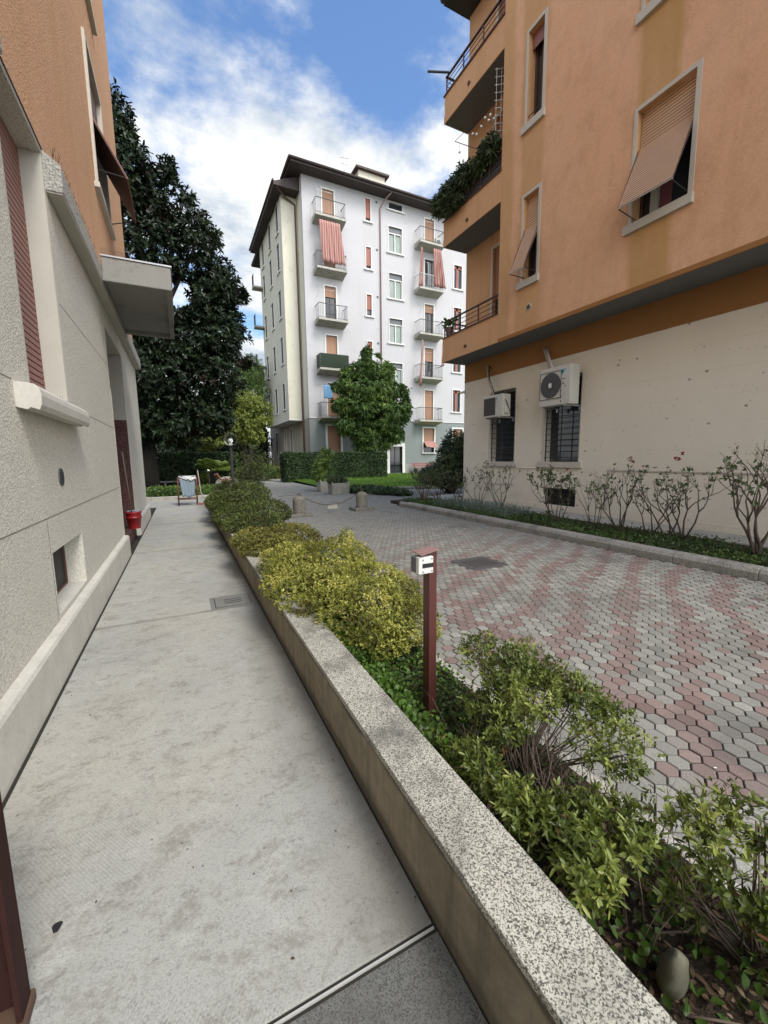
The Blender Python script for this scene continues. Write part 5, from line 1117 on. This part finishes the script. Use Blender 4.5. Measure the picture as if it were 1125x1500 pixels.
for (a, b, z0, z1) in bayw:
    f = MB().box(7.96, 8.2, a - .06, a - .0005, z0, z1 + .06).box(7.96, 8.2, b + .0005, b + .06, z0, z1 + .06).box(7.96, 8.2, a, b, z1 + .0005, z1 + .06).build('window', M['wstone'], WB)
    MB().box(7.9, 8.2, a - .1, b + .1, z0 - .1, z0 - .0005).build('sill', M['wstone'], f); MB().box(8.04, 8.06, a, b, z0, z1).build('pane', M['black'], f)
for (a, b, z0, z1) in sidew:
    f = MB().box(XA - .04, XA + .2, a - .1, a - .0005, z0, z1 + .1).box(XA - .04, XA + .2, b + .0005, b + .1, z0, z1 + .1).box(XA - .04, XA + .2, a, b, z1 + .0005, z1 + .1).build('window', M['wstone'], WB)
    MB().box(XA + .1, XA + .12, a, b, z0, z1).build('roller_blind', M['wood'], f)
for z in (6.9, 10.4, 14.0, 17.5):
    b = MB().box(7.1, 7.999, 41.0, 41.9, z - .15, z).build('balcony', M['kerbpale'], WB); mb = MB()
    for k in range(8): mb.tube([(7.15, 41.02 + k * .12, z), (7.15, 41.02 + k * .12, z + 1)], .012, 4)
    mb.tube([(7.15, 41.0, z + 1), (7.15, 41.9, z + 1)], .025, 5); mb.build('railing', M['iron'], b)
t = thing('balcony_air_conditioner', (21.0, 30.8, 19.2), 'small air conditioner standing on the top right balcony of the white building', 'air conditioner')
MB().box(20.55, 21.0, 31.0, 31.3, 19.25, 19.9).build('casing', M['acbody'], t, bevel=.02); MB().disc((20.78, 30.985, 19.56), .2, 1, .014, 20).build('fan_grille', M['acdark'], t)
t = thing('laundry', (10.4, 30.5, 5.9), 'pale blue laundry hung over the lowest balcony behind the tree', 'laundry')
sheet([(10.1, 30.5, 7.1), (10.75, 30.5, 7.1), (10.8, 30.45, 6.1), (10.1, 30.45, 6.1)], 12, .04, 'laundry', 'cloth', t, 3)
t = thing('garden_bench', (19.4, 30.9, .2), 'red-brown bench against the base of the white building', 'bench')
mb = MB()
for i in range(3): mb.box(18.2, 20.4, 30.6 + i * .15, 30.72 + i * .15, .60, .64)
mb.build('seat', M['pinkp'], t); mb = MB()
for i in range(2): mb.box(18.2, 20.4, 31.05, 31.08, .78 + i * .16, .90 + i * .16)
mb.build('backrest', M['pinkp'], t)
for xx in (18.4, 20.15): MB().box(xx, xx + .06, 30.62, 31.1, .12, .60).box(xx, xx + .06, 31.08, 31.12, .6, 1.06).build('leg', M['iron'], t)

# =================================================================== STREET THINGS
def bollard(loc, label):
    t = thing('stone_bollard', loc, label, 'bollard', 'squat stone bollards joined by a chain')
    prof = [(.172, .0), (.172, .36), (.155, .415), (.115, .45), (.06, .465), (.001, .468)]
    MB().lathe((loc[0], loc[1], loc[2] + .085), prof, 28).build('shaft', M['bollard'], t, smooth=False, bevel=.006)
    MB().box(loc[0] - .31, loc[0] + .31, loc[1] - .27, loc[1] + .27, loc[2] - .01, loc[2] + .085).build('base', M['bollard'], t, bevel=.02)
    MB().tube([(loc[0] + .04 * math.cos(q), loc[1], loc[2] + .585 + .04 * math.sin(q)) for q in [i * 2 * PI / 12 for i in range(13)]], .009, 6).build('ring', M['rust'], t, smooth=True)
    return t
b1 = bollard((2.80, 10.85, 0), 'left stone bollard with a chain ring, beyond the planter shrubs')
b2 = dup(b1, (4.80, 11.2, 0), 'right stone bollard with a chain ring, beside the low ivy bed')
t = thing('chain', (3.8, 11.2, .3), 'drooping rusty chain with a small tag between two stone bollards', 'chain')
A, B = Vector((2.80, 10.85, .60)), Vector((4.78, 11.2, .60)); N_ = 56
def cat_(u): p = A.lerp(B, u); return Vector((p.x, p.y, .60 - .36 * (1 - (2 * u - 1) ** 2)))
mb = MB()
for i in range(N_):
    p = cat_(i / N_); q = cat_((i + 1) / N_); d = (q - p).normalized(); sdv = d.cross(Vector((0, 0, 1))).normalized() if i % 2 else d.cross(Vector((0, 0, 1))).normalized().cross(d)
    c = (p + q) / 2; mb.tube([c + d * (.026 * math.cos(a)) + sdv * (.013 * math.sin(a)) for a in [k * 2 * PI / 8 for k in range(9)]], .0045, 4)
mb.tube([A, A + Vector((-.22, .02, -.02)), A + Vector((-.42, .05, -.035)), A + Vector((-.55, .05, -.03))], .007, 5)
mb.build('links', M['rust'], t)
MB().box(3.66, 3.96, 11.02, 11.03, .12, .235).build('tag_plate', M['kerbpale'], t)
# planter boxes
def pbox(loc, w, d, h, label, mat='kerb'):
    t = thing('planter_box', loc, label, 'planter box'); x, y, z = loc
    MB().ext([(x - w * .46, z), (x + w * .46, z), (x + w / 2, z + h), (x + w / 2 - .05, z + h), (x + w / 2 - .07, z + h - .06), (x - w / 2 + .07, z + h - .06), (x - w / 2 + .05, z + h), (x - w / 2, z + h)], y - d / 2, y + d / 2).build('box', M[mat], t, bevel=.012)
    MB().box(x - w / 2 + .05, x + w / 2 - .05, y - d / 2 + .03, y + d / 2 - .03, z + h - .09, z + h - .055).build('soil', M['soil'], t); return t
pbox((6.15, 16.9, 0), .82, .62, .55, 'weathered grey planter box in front of the clipped hedge')
pbox((6.15, 18.6, 0), .8, .6, .55, 'pale planter box half hidden behind the weathered grey one', 'kerbpale')
shrub('planter_box_plant', 'low mixed greenery filling the weathered grey planter box', 'plant', [(6.1, 16.9, .62, .48, .3, .20), (5.8, 16.8, .62, .2, .2, .18)], 500, 5, .09, .04, 'lrose', (6.1, 16.9, .48), 1.2, None, 3, .3, 12, .008, .3, .5, zmin=.5)
shrub('planter_box_plant', 'taller pale-leaved plant growing in the pale planter box', 'plant', [(5.95, 18.6, 1.2, .45, .4, .5), (5.7, 18.6, .8, .3, .3, .3), (6.2, 18.6, 1.75, .35, .3, .35)], 620, 6, .14, .05, 'ltree', (5.9, 18.6, .48), 1.2, -.5, 3, .2, 18, .012, .3, .85, zmin=.5)
shrub('ivy_bed', 'low dark ivy mound on the paving beside the right bollard', 'shrub', [(7.4, 16.9, .15, 1.0, .7, .22), (7.9, 15.6, .14, .8, .8, .20), (8.1, 14.7, .12, .5, .5, .16)], 1800, 5, .08, .05, 'lhedge', (7.6, 16, 0), 1.2, None, 3, .5, 10, .01, .3, .55, zmin=.0)
# lamp post
t = thing('garden_lamp', (1.68, 16.0, 0), 'black garden lamp post with a clear glass globe behind the planter shrubs', 'lamp post')
MB().lathe((1.68, 16, 0), [(.11, 0), (.11, .10), (.065, .16), (.055, .2), (.048, 1.98), (.07, 2.0), (.09, 2.05), (.09, 2.08)], 16).build('pole', M['iron'], t, smooth=False)
MB().ball((1.68, 16, 2.29), .24, 12).build('globe', M['clear'], t, smooth=True); MB().ball((1.68, 16, 2.24), .075, 8).build('bulb', M['glow'], t, smooth=True); MB().lathe((1.68, 16, 2.08), [(.05, 0), (.045, .1)], 12).build('socket', M['white'], t)
def slamp(x, y, h, label):
    t = thing('small_garden_lamp', (x, y, .05), label, 'lamp post')
    MB().tube([(x, y, .05), (x, y, h)], .03, 8).build('pole', M['iron'], t); MB().ball((x, y, h + .1), .12, 8).build('globe', M['clear'], t, smooth=True); MB().ball((x, y, h + .07), .05, 6).build('bulb', M['glow'], t, smooth=True)
slamp(-.1 + .75, 21.5, 1.25, 'small black garden lamp left of the palm'); slamp(1.1, 20.3, 1.0, 'small black garden lamp in front of the palm')
# palm
t = thing('fan_palm', (1.35, 21.6, .05), 'small fan palm with bright yellow-green fronds beside the hedge', 'palm')
MB().tube([(1.35, 21.6, .05), (1.37, 21.6, 1.0)], [.13, .10], 8).build('trunk', M['darkbark'], t, smooth=True)
for k in range(16):
    a = k * 2.399; el = .15 + .75 * ((k * 7) % 10) / 10; d = Vector((math.cos(a) * math.cos(el), math.sin(a) * math.cos(el), math.sin(el))); c = Vector((1.37, 21.6, 1.05)) + d * .45
    MB().tube([(1.37, 21.6, 1.0), c], .012, 5).build('stalk', M['lpalm'], t)
    n = 13; fan = np.array([np.array(d) * math.cos(q) + np.array(d.cross(Vector((0, 0, 1))).normalized()) * math.sin(q) for q in np.linspace(-1.25, 1.25, n)]); up = np.array(d.cross(Vector((0, 0, 1))).normalized().cross(d))
    leaves('frond', M['lpalm'], np.tile(np.array(c), (n, 1)), fan, np.tile(up, (n, 1)), .50, .075, np.full(n, .5 + .5 * el), t, drop=.3)
# flamingo ornament
t = thing('flamingo_ornament', (1.72, 19.2, .05), 'pink flamingo garden ornament with curved neck near the lamp post', 'ornament')
mb = MB().ball((0, 0, 0), .16, 8); mb.v = [(v[0] * 1.5 + 1.76, v[1] * .7 + 19.2, v[2] * .8 + .60) for v in mb.v]; mb.build('body', M['pinkp'], t, smooth=True)
MB().tube([(1.60, 19.2, .66), (1.48, 19.2, .72), (1.44, 19.2, .84), (1.38, 19.2, .93), (1.30, 19.2, .92)], [.05, .035, .03, .032, .03], 8).tube([(1.30, 19.2, .92), (1.24, 19.2, .86)], [.025, .008], 6).build('neck', M['pinkp'], t, smooth=True)
for q in (-.03, .05): MB().tube([(1.76 + q, 19.2, .5), (1.78 + q, 19.2, .28), (1.75 + q, 19.2, .05)], .010, 6).build('leg', M['pinkp'], t)
MB().tube([(1.95, 19.2, .62), (2.1, 19.2, .50)], [.05, .01], 6).build('tail', M['pinkp'], t)
# trolley with a cloth bag
t = thing('cleaning_trolley', (.13, 15.6, 0), 'red-brown tubular cleaning trolley with a pale grey cloth bag at the walkway end', 'trolley')
mb = MB()
for yy in (15.45, 15.85):
    for xx in (-.16, .42): mb.tube([(xx, yy, .04), (xx + .02, yy, .95)], .02, 8)
    mb.tube([(-.14, yy, .95), (.44, yy, .95)], .02, 8); mb.tube([(-.16, yy, .22), (.42, yy, .22)], .016, 6)
for xx in (-.14, .44): mb.tube([(xx, 15.45, .93), (xx, 15.85, .93)], .018, 6)
mb.build('frame', M['redwood'], t, smooth=True)
sheet([(-.10, 15.43, .93), (.40, 15.43, .93), (.34, 15.40, .30), (-.02, 15.40, .30)], 16, .012, 'greenplas', 'bag', t, 9)
sheet([(-.12, 15.42, .98), (.42, 15.42, 1.0), (.40, 15.38, .80), (.14, 15.38, .88)], 16, .015, 'wstone', 'folded_cloth', t, 12)
sheet([(-.12, 15.80, 1.0), (.42, 15.80, 1.0), (.42, 15.42, 1.0), (-.12, 15.42, .98)], 16, .012, 'wstone', 'folded_cloth', t, 13)
for (xx, yy) in ((-.16, 15.45), (.42, 15.45), (-.16, 15.85), (.42, 15.85)): MB().disc((xx, yy - .015, .035), .035, 1, .03, 12).build('wheel', M['iron'], t)
t = thing('broom', (.62, 15.6, 0), 'yellow-handled broom leaning on the red trolley', 'broom')
MB().tube([(.50, 15.75, 1.2), (.56, 15.6, .4), (.75, 15.45, .08)], .016, 6).build('handle', M['curtain'], t); MB().box(.40, .75, 15.4, 15.5, 0, .07).build('head', M['pinkp'], t, bevel=.01)

# =================================================================== GARDEN AND TREES
n = 24000; P = scatter(-9, 1.9, 18.5, 21.0, n, .06, .32); P[:, 2] += .05 * wob(P, 2.); n = len(P)
tag(leaves('garden_ivy', M['ltree'], P, rdir(n) + [0, 0, .4], np.tile([0, 0, 1.], (n, 1)) + rdir(n) * .8, rng.uniform(.06, .13, n), rng.uniform(.05, .09, n), .62 + .3 * wob(P, 1.5) + rng.normal(size=n) * .15, simple=True), 'mass of mid-green ivy behind the garden kerb', 'ground cover', kind='stuff')
def hedge(label, x0, x1, y0, y1, z1, n, L, mat, tone=.5, gr=None):
    t = thing('clipped_hedge', ((x0 + x1) / 2, (y0 + y1) / 2, 0), label, 'hedge')
    MB().box(x0 + .22, x1 - .22, y0 + .22, y1 - .22, 0, z1 - .22).build('inner_branches', M['darkbark'], t)
    f = rng.random(n); P = np.stack([rng.uniform(x0, x1, n), rng.uniform(y0, y1, n), rng.uniform(.05, z1, n)], 1); out = np.zeros((n, 3))
    a = (x1 - x0) * z1; b = (y1 - y0) * z1; c = (x1 - x0) * (y1 - y0); T = a + 2 * b + c; d = np.abs(rng.normal(size=n)) * .09 - .03 + .05 * wob(P, 1.7)
    m = f < a / T; P[m, 1] = y0 + d[m]; out[m] = [0, -1, .3]
    m = (f >= a / T) & (f < (a + b) / T); P[m, 0] = x0 + d[m]; out[m] = [-1, 0, .3]
    m = (f >= (a + b) / T) & (f < (a + 2 * b) / T); P[m, 0] = x1 - d[m]; out[m] = [1, 0, .3]
    m = f >= (a + 2 * b) / T; P[m, 2] = z1 - d[m]; out[m] = [0, 0, 1]
    O, D, Nn = rosettes(P, nrm(out), 4, 1.2, .6)
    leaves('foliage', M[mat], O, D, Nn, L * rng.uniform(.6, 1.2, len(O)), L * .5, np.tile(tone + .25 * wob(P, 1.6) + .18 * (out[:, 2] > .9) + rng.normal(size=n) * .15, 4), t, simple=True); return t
hedge('dark clipped hedge in front of the white building, bright along its top', 6.15, 13.6, 26.9, 28.3, 1.92, 11000, .11, 'lhedge')
hedge('long shaded hedge at the back of the left garden', -9, 2.6, 23.2, 24.2, 1.9, 9000, .11, 'lhedge', .45)
def hole_mag(P): return ((P[:, 0] - .45) ** 2 / .35 + (P[:, 2] - 8.6) ** 2 / .35 < 1) | ((P[:, 0] + .45) ** 2 / .10 + (P[:, 2] - 7.1) ** 2 / .4 < 1)
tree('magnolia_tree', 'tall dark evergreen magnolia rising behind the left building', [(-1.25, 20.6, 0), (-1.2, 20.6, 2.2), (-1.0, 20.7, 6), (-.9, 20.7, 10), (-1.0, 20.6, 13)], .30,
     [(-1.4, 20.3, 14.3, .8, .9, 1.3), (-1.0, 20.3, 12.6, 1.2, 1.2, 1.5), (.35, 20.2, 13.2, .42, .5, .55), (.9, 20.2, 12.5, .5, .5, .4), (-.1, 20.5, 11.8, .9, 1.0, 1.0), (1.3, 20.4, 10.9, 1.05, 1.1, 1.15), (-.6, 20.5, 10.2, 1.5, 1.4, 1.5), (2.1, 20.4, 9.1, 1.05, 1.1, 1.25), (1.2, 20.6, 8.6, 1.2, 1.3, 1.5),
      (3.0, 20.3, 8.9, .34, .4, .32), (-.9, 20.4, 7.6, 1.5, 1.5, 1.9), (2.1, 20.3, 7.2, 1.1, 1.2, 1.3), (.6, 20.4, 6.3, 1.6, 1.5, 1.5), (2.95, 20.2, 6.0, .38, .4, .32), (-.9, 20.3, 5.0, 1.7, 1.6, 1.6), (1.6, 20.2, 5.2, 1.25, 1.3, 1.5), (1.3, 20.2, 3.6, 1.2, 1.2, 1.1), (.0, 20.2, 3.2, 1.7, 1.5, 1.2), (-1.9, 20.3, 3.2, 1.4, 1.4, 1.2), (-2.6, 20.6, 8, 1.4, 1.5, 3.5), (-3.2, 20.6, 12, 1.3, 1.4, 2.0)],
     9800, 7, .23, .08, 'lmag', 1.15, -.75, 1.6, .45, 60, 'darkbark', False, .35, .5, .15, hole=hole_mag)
tree('round_tree', 'round-crowned green tree in front of the white building beside the hedge', [(13.3, 28.6, 0), (13.25, 28.6, 1.5), (13.2, 28.6, 3.2), (13.0, 28.6, 5)], .24,
     [(12.2, 28.4, 4.9, 1.6, 1.6, 1.3), (14.1, 28.2, 4.6, 1.6, 1.6, 1.4), (12.0, 28.4, 6.5, 1.5, 1.4, 1.2), (14.0, 28.4, 6.6, 1.5, 1.4, 1.3), (12.7, 28.4, 8.0, 1.1, 1.0, .9), (14.4, 28.4, 8.0, .7, .6, .8), (12.7, 28.2, 9.1, .45, .4, .55), (10.7, 28.4, 5.4, .8, .8, .7), (15.6, 28.2, 5.1, .75, .8, .9), (12.3, 28.0, 3.2, 1.1, 1.1, .8), (14.7, 28, 3.3, .9, 1.0, .7), (15.6, 28.2, 6.5, .6, .7, .7), (11.0, 28.3, 3.9, .8, 1.0, .8), (11.1, 28.3, 7.5, .55, .5, .6), (12.4, 28, 2.3, .9, .8, .6), (13.6, 28.3, 8.8, .35, .3, .45), (10.4, 28.3, 6.6, .45, .4, .45), (16.0, 28.3, 5.7, .4, .4, .5), (13.9, 28, 2.6, .6, .6, .5)],
     7600, 7, .23, .065, 'ltree', 1.2, -.5, 2.0, .35, 70, 'bark', False, .35, .52, .45)
tree('bright_tree', 'yellow-green garden tree behind the lamp post', [(4.0, 30, 0), (4.0, 30, 2.4), (4.1, 30, 4.2)], .16,
     [(3.6, 29.5, 3.8, 1.4, 1.5, 1.3), (5.0, 29.8, 4.6, 1.1, 1.3, 1.1), (4.2, 29.8, 5.4, 1.2, 1.3, .9), (2.4, 29.4, 4.6, 1.3, 1.2, 1.3), (4.7, 29.6, 3.2, .8, .9, .7), (1.6, 29.2, 2.9, 1.2, 1.2, .8)],
     3800, 5, .17, .09, 'lbright', 1.2, -.6, 1.8, .4, 34, 'bark', True, .35, .5, .1)
tree('weeping_tree', 'pale green feathery tree rising behind the yellow-green tree', [(6.0, 40, 0), (6.0, 40, 5), (6.2, 40, 9)], .22,
     [(5.2, 40, 7.9, 1.3, 1.5, 1.7), (6.4, 40, 9.6, 1.1, 1.3, 1.6), (6.9, 40, 7.6, .95, 1.3, 1.6), (6.2, 40, 6.0, 1.4, 1.5, 1.5), (4.4, 40, 6.6, 1.2, 1.4, 1.3), (7.1, 40.2, 9.2, .6, .8, 1.1), (5.4, 40, 9.6, .6, .8, .8)],
     6500, 5, .26, .05, 'lwillow', 1.0, -.75, 1.2, .35, 40, 'bark', True, .3, .5, .8)
for k, (x, y, z, r, lab) in enumerate(((6.2, 44, 4.2, 1.9, 'dark evergreen tree beside the white building side wall'), (3.0, 47, 4.6, 3.0, 'dark evergreen tree behind the weeping tree, left of it'), (-2, 38, 4.6, 3.2, 'dark tree behind the garden hedge under the magnolia'), (-7.5, 36, 5.2, 3.6, 'dark tree at the far left behind the building'), (1.2, 33, 2.6, 2.0, 'low shaded tree behind the garden hedge'))):
    tree('dark_tree', lab, [(x, y, 0), (x, y, z * .5), (x, y, z)], .2, [(x, y, z, r, r, z * .8), (x + r * .6, y - .5, z * .7, r * .7, r * .7, z * .55), (x - r * .6, y - .3, z * .75, r * .7, r * .7, z * .6)], 3200, 5, .26, .10, 'ldark', 1.2, -.8, 1., .5, 20, 'darkbark', True, .3, .5, .2, 'dark trees closing the garden')
shrub('garden_shrub', 'airy reddish shrub beside the black lamp post', 'shrub', [(3.0, 20.5, 1.5, .9, .8, .9), (3.6, 20.6, 1.2, .7, .7, .7), (2.5, 20.5, 1.0, .6, .6, .6)], 800, 5, .10, .04, 'lolive', (2.9, 20.5, .05), 1.2, -.2, 3, .2, 40, .012, .3, .35, stemmat='bark')
shrub('garden_shrub', 'round green bush left of the hedge end', 'shrub', [(5.0, 30, .6, 1.3, 1.0, .7), (3.8, 30, .7, 1.0, 1., .8)], 1200, 5, .12, .06, 'ltree', (4.6, 30, .05), 1.2, None, 3, .5, 14, .012, .3, .5, stemmat='bark')
shrub('garden_shrub', 'low green bush before the corner pillar of the white building', 'shrub', [(6.6, 33, .5, .9, .9, .7), (7.3, 34, .4, .7, .9, .6)], 900, 5, .12, .06, 'lbright', (6.8, 33.4, .05), 1.2, None, 3, .5, 14, .012, .3, .45, stemmat='bark')
shrub('garden_shrub', 'yellow-green bush behind the cleaning trolley', 'shrub', [(1.1, 22.3, .55, .7, .5, .45)], 500, 5, .10, .05, 'lbright', (1.1, 22.3, .05), 1.2, None, 3, .5, 14, .012, .3, .5, stemmat='bark')
t = thing('garden_boulder', (1.9, 20.9, .05), 'pale rounded boulder beside the flamingo ornament', 'boulder')
mb = MB().ball((0, 0, 0), .5, 10); mb.v = [(v[0] * 1.1 + 1.95, v[1] * .8 + 21.2, v[2] * .8 + .35) for v in mb.v]; mb.build('rock', M['kerbpale'], t, smooth=True)
t = thing('garden_bench', (.0, 22.6, .05), 'dark wooden bench in the shade under the magnolia', 'bench')
MB().box(-1.0, .9, 22.4, 22.8, .48, .53).build('seat', M['kerb'], t)
for xx in (-.8, .7): MB().box(xx, xx + .08, 22.42, 22.78, .05, .48).build('leg', M['kerb'], t)

# =================================================================== LIGHT, SKY, CAMERA
w = bpy.data.worlds.new('World'); SC.world = w; w.use_nodes = True; nt = w.node_tree; N = nt.nodes; L = nt.links
for n_ in list(N): N.remove(n_)
out = N.new('ShaderNodeOutputWorld'); bg = N.new('ShaderNodeBackground'); bg2 = N.new('ShaderNodeBackground'); mx = N.new('ShaderNodeMixShader')
sky = N.new('ShaderNodeTexSky'); sky.sky_type = 'NISHITA'; sky.sun_disc = False; sky.sun_elevation = SUN_EL; sky.sun_rotation = sky_rot; sky.air_density = 1.3; sky.dust_density = .4; sky.ozone_density = 3.5
tn = N.new('ShaderNodeMix'); tn.data_type = 'RGBA'; tn.blend_type = 'MULTIPLY'; tn.inputs[0].default_value = 1; tn.inputs[7].default_value = (.80, .90, 1.02, 1); L.new(sky.outputs[0], tn.inputs[6]); L.new(tn.outputs[2], bg.inputs[0]); bg.inputs[1].default_value = .085
tc = N.new('ShaderNodeTexCoord'); sp = N.new('ShaderNodeSeparateXYZ'); L.new(tc.outputs['Generated'], sp.inputs[0])
def mt(op, a, b=0.):
    n_ = N.new('ShaderNodeMath'); n_.operation = op
    for i, v in enumerate((a, b)):
        if isinstance(v, bpy.types.NodeSocket): L.new(v, n_.inputs[i])
        else: n_.inputs[i].default_value = v
    return n_.outputs[0]
zz = mt('MAXIMUM', mt('ADD', sp.outputs[2], .18), .05); cx = mt('DIVIDE', sp.outputs[0], zz); cy = mt('DIVIDE', sp.outputs[1], zz)
cb = N.new('ShaderNodeCombineXYZ'); L.new(cx, cb.inputs[0]); L.new(cy, cb.inputs[1])
def nz(scale, det, loc, rough=.55, dist=0.):
    mp = N.new('ShaderNodeMapping'); L.new(cb.outputs[0], mp.inputs[0]); mp.inputs['Location'].default_value = loc
    q = N.new('ShaderNodeTexNoise'); L.new(mp.outputs[0], q.inputs['Vector']); q.inputs['Scale'].default_value = scale; q.inputs['Detail'].default_value = det; q.inputs['Roughness'].default_value = rough; q.inputs['Distortion'].default_value = dist; return q.outputs[0]
base = mt('ADD', nz(1.35, 12, (3.2, 1.4, 0), .60, .15), mt('MULTIPLY', mt('SUBTRACT', nz(.55, 2, (8.3, 2.1, 0)), .5), .7))
# the cloud bank fills the sky up to about forty degrees and thins out overhead
mr = N.new('ShaderNodeMapRange'); mr.interpolation_type = 'SMOOTHSTEP'; L.new(sp.outputs[2], mr.inputs[0]); mr.inputs[1].default_value = .52; mr.inputs[2].default_value = .76; mr.inputs[3].default_value = .085; mr.inputs[4].default_value = -.06
base = mt('ADD', base, mr.outputs[0]); base = mt('ADD', base, mt('MULTIPLY', mt('MAXIMUM', mt('SUBTRACT', .22, sp.outputs[2]), 0.), 1.6))
rp_ = N.new('ShaderNodeValToRGB'); L.new(base, rp_.inputs[0]); rp_.color_ramp.elements[0].position = .43; rp_.color_ramp.elements[1].position = .57; rp_.color_ramp.interpolation = 'EASE'
sh = N.new('ShaderNodeValToRGB'); L.new(nz(2.6, 7, (1.2, 7.4, 0), .62), sh.inputs[0]); e = sh.color_ramp.elements; e[0].position = .38; e[0].color = (.44, .51, .60, 1); e[1].position = .60; e[1].color = (1, .985, .94, 1)
L.new(sh.outputs[0], bg2.inputs[0]); 
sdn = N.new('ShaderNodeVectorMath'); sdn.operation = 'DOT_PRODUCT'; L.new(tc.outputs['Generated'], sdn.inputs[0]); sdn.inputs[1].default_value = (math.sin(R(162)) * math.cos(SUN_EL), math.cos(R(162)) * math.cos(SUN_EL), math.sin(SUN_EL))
# added fill: unseen clouds behind the camera brightened toward the sun to light walls
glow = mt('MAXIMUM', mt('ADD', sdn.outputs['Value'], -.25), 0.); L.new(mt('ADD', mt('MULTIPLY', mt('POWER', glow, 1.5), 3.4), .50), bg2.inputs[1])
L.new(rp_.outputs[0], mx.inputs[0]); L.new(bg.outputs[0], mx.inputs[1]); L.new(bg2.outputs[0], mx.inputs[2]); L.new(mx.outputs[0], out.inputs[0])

sd = bpy.data.lights.new('sun', 'SUN'); sd.energy = 1.15; sd.angle = R(18); sd.color = (1, .95, .86)
so = bpy.data.objects.new('sun', sd); COL.objects.link(so)
az_ = R(162); dirv = Vector((math.sin(az_) * math.cos(SUN_EL), math.cos(az_) * math.cos(SUN_EL), math.sin(SUN_EL)))
so.rotation_euler = dirv.to_track_quat('Z', 'Y').to_euler(); so.location = (0, 0, 40)

cd = bpy.data.cameras.new('camera'); cam = bpy.data.objects.new('camera', cd); COL.objects.link(cam); SC.camera = cam
cd.sensor_fit = 'VERTICAL'; cd.sensor_height = 36; cd.lens = 36 * 594.3 / 1500; cd.clip_start = .05; cd.clip_end = 600
pit, rol, yaw = R(7.59), R(-.64), R(26.34)
cy_, sy_ = math.cos(yaw), math.sin(yaw); cp, sp_ = math.cos(pit), math.sin(pit)
fw = Vector((sy_ * cp, cy_ * cp, -sp_)); rt = Vector((cy_, -sy_, 0)); up = rt.cross(fw)
r2 = rt * math.cos(rol) + up * math.sin(rol); u2 = -rt * math.sin(rol) + up * math.cos(rol)
mw = Matrix((r2, u2, -fw)).transposed().to_4x4(); mw.translation = Vector((0, 0, 1.55)); cam.matrix_world = mw
SC.view_settings.view_transform = 'Standard'; SC.view_settings.look = 'None'; SC.view_settings.exposure = 1.38; SC.view_settings.gamma = 1
SC.render.resolution_x = 768; SC.render.resolution_y = 1024
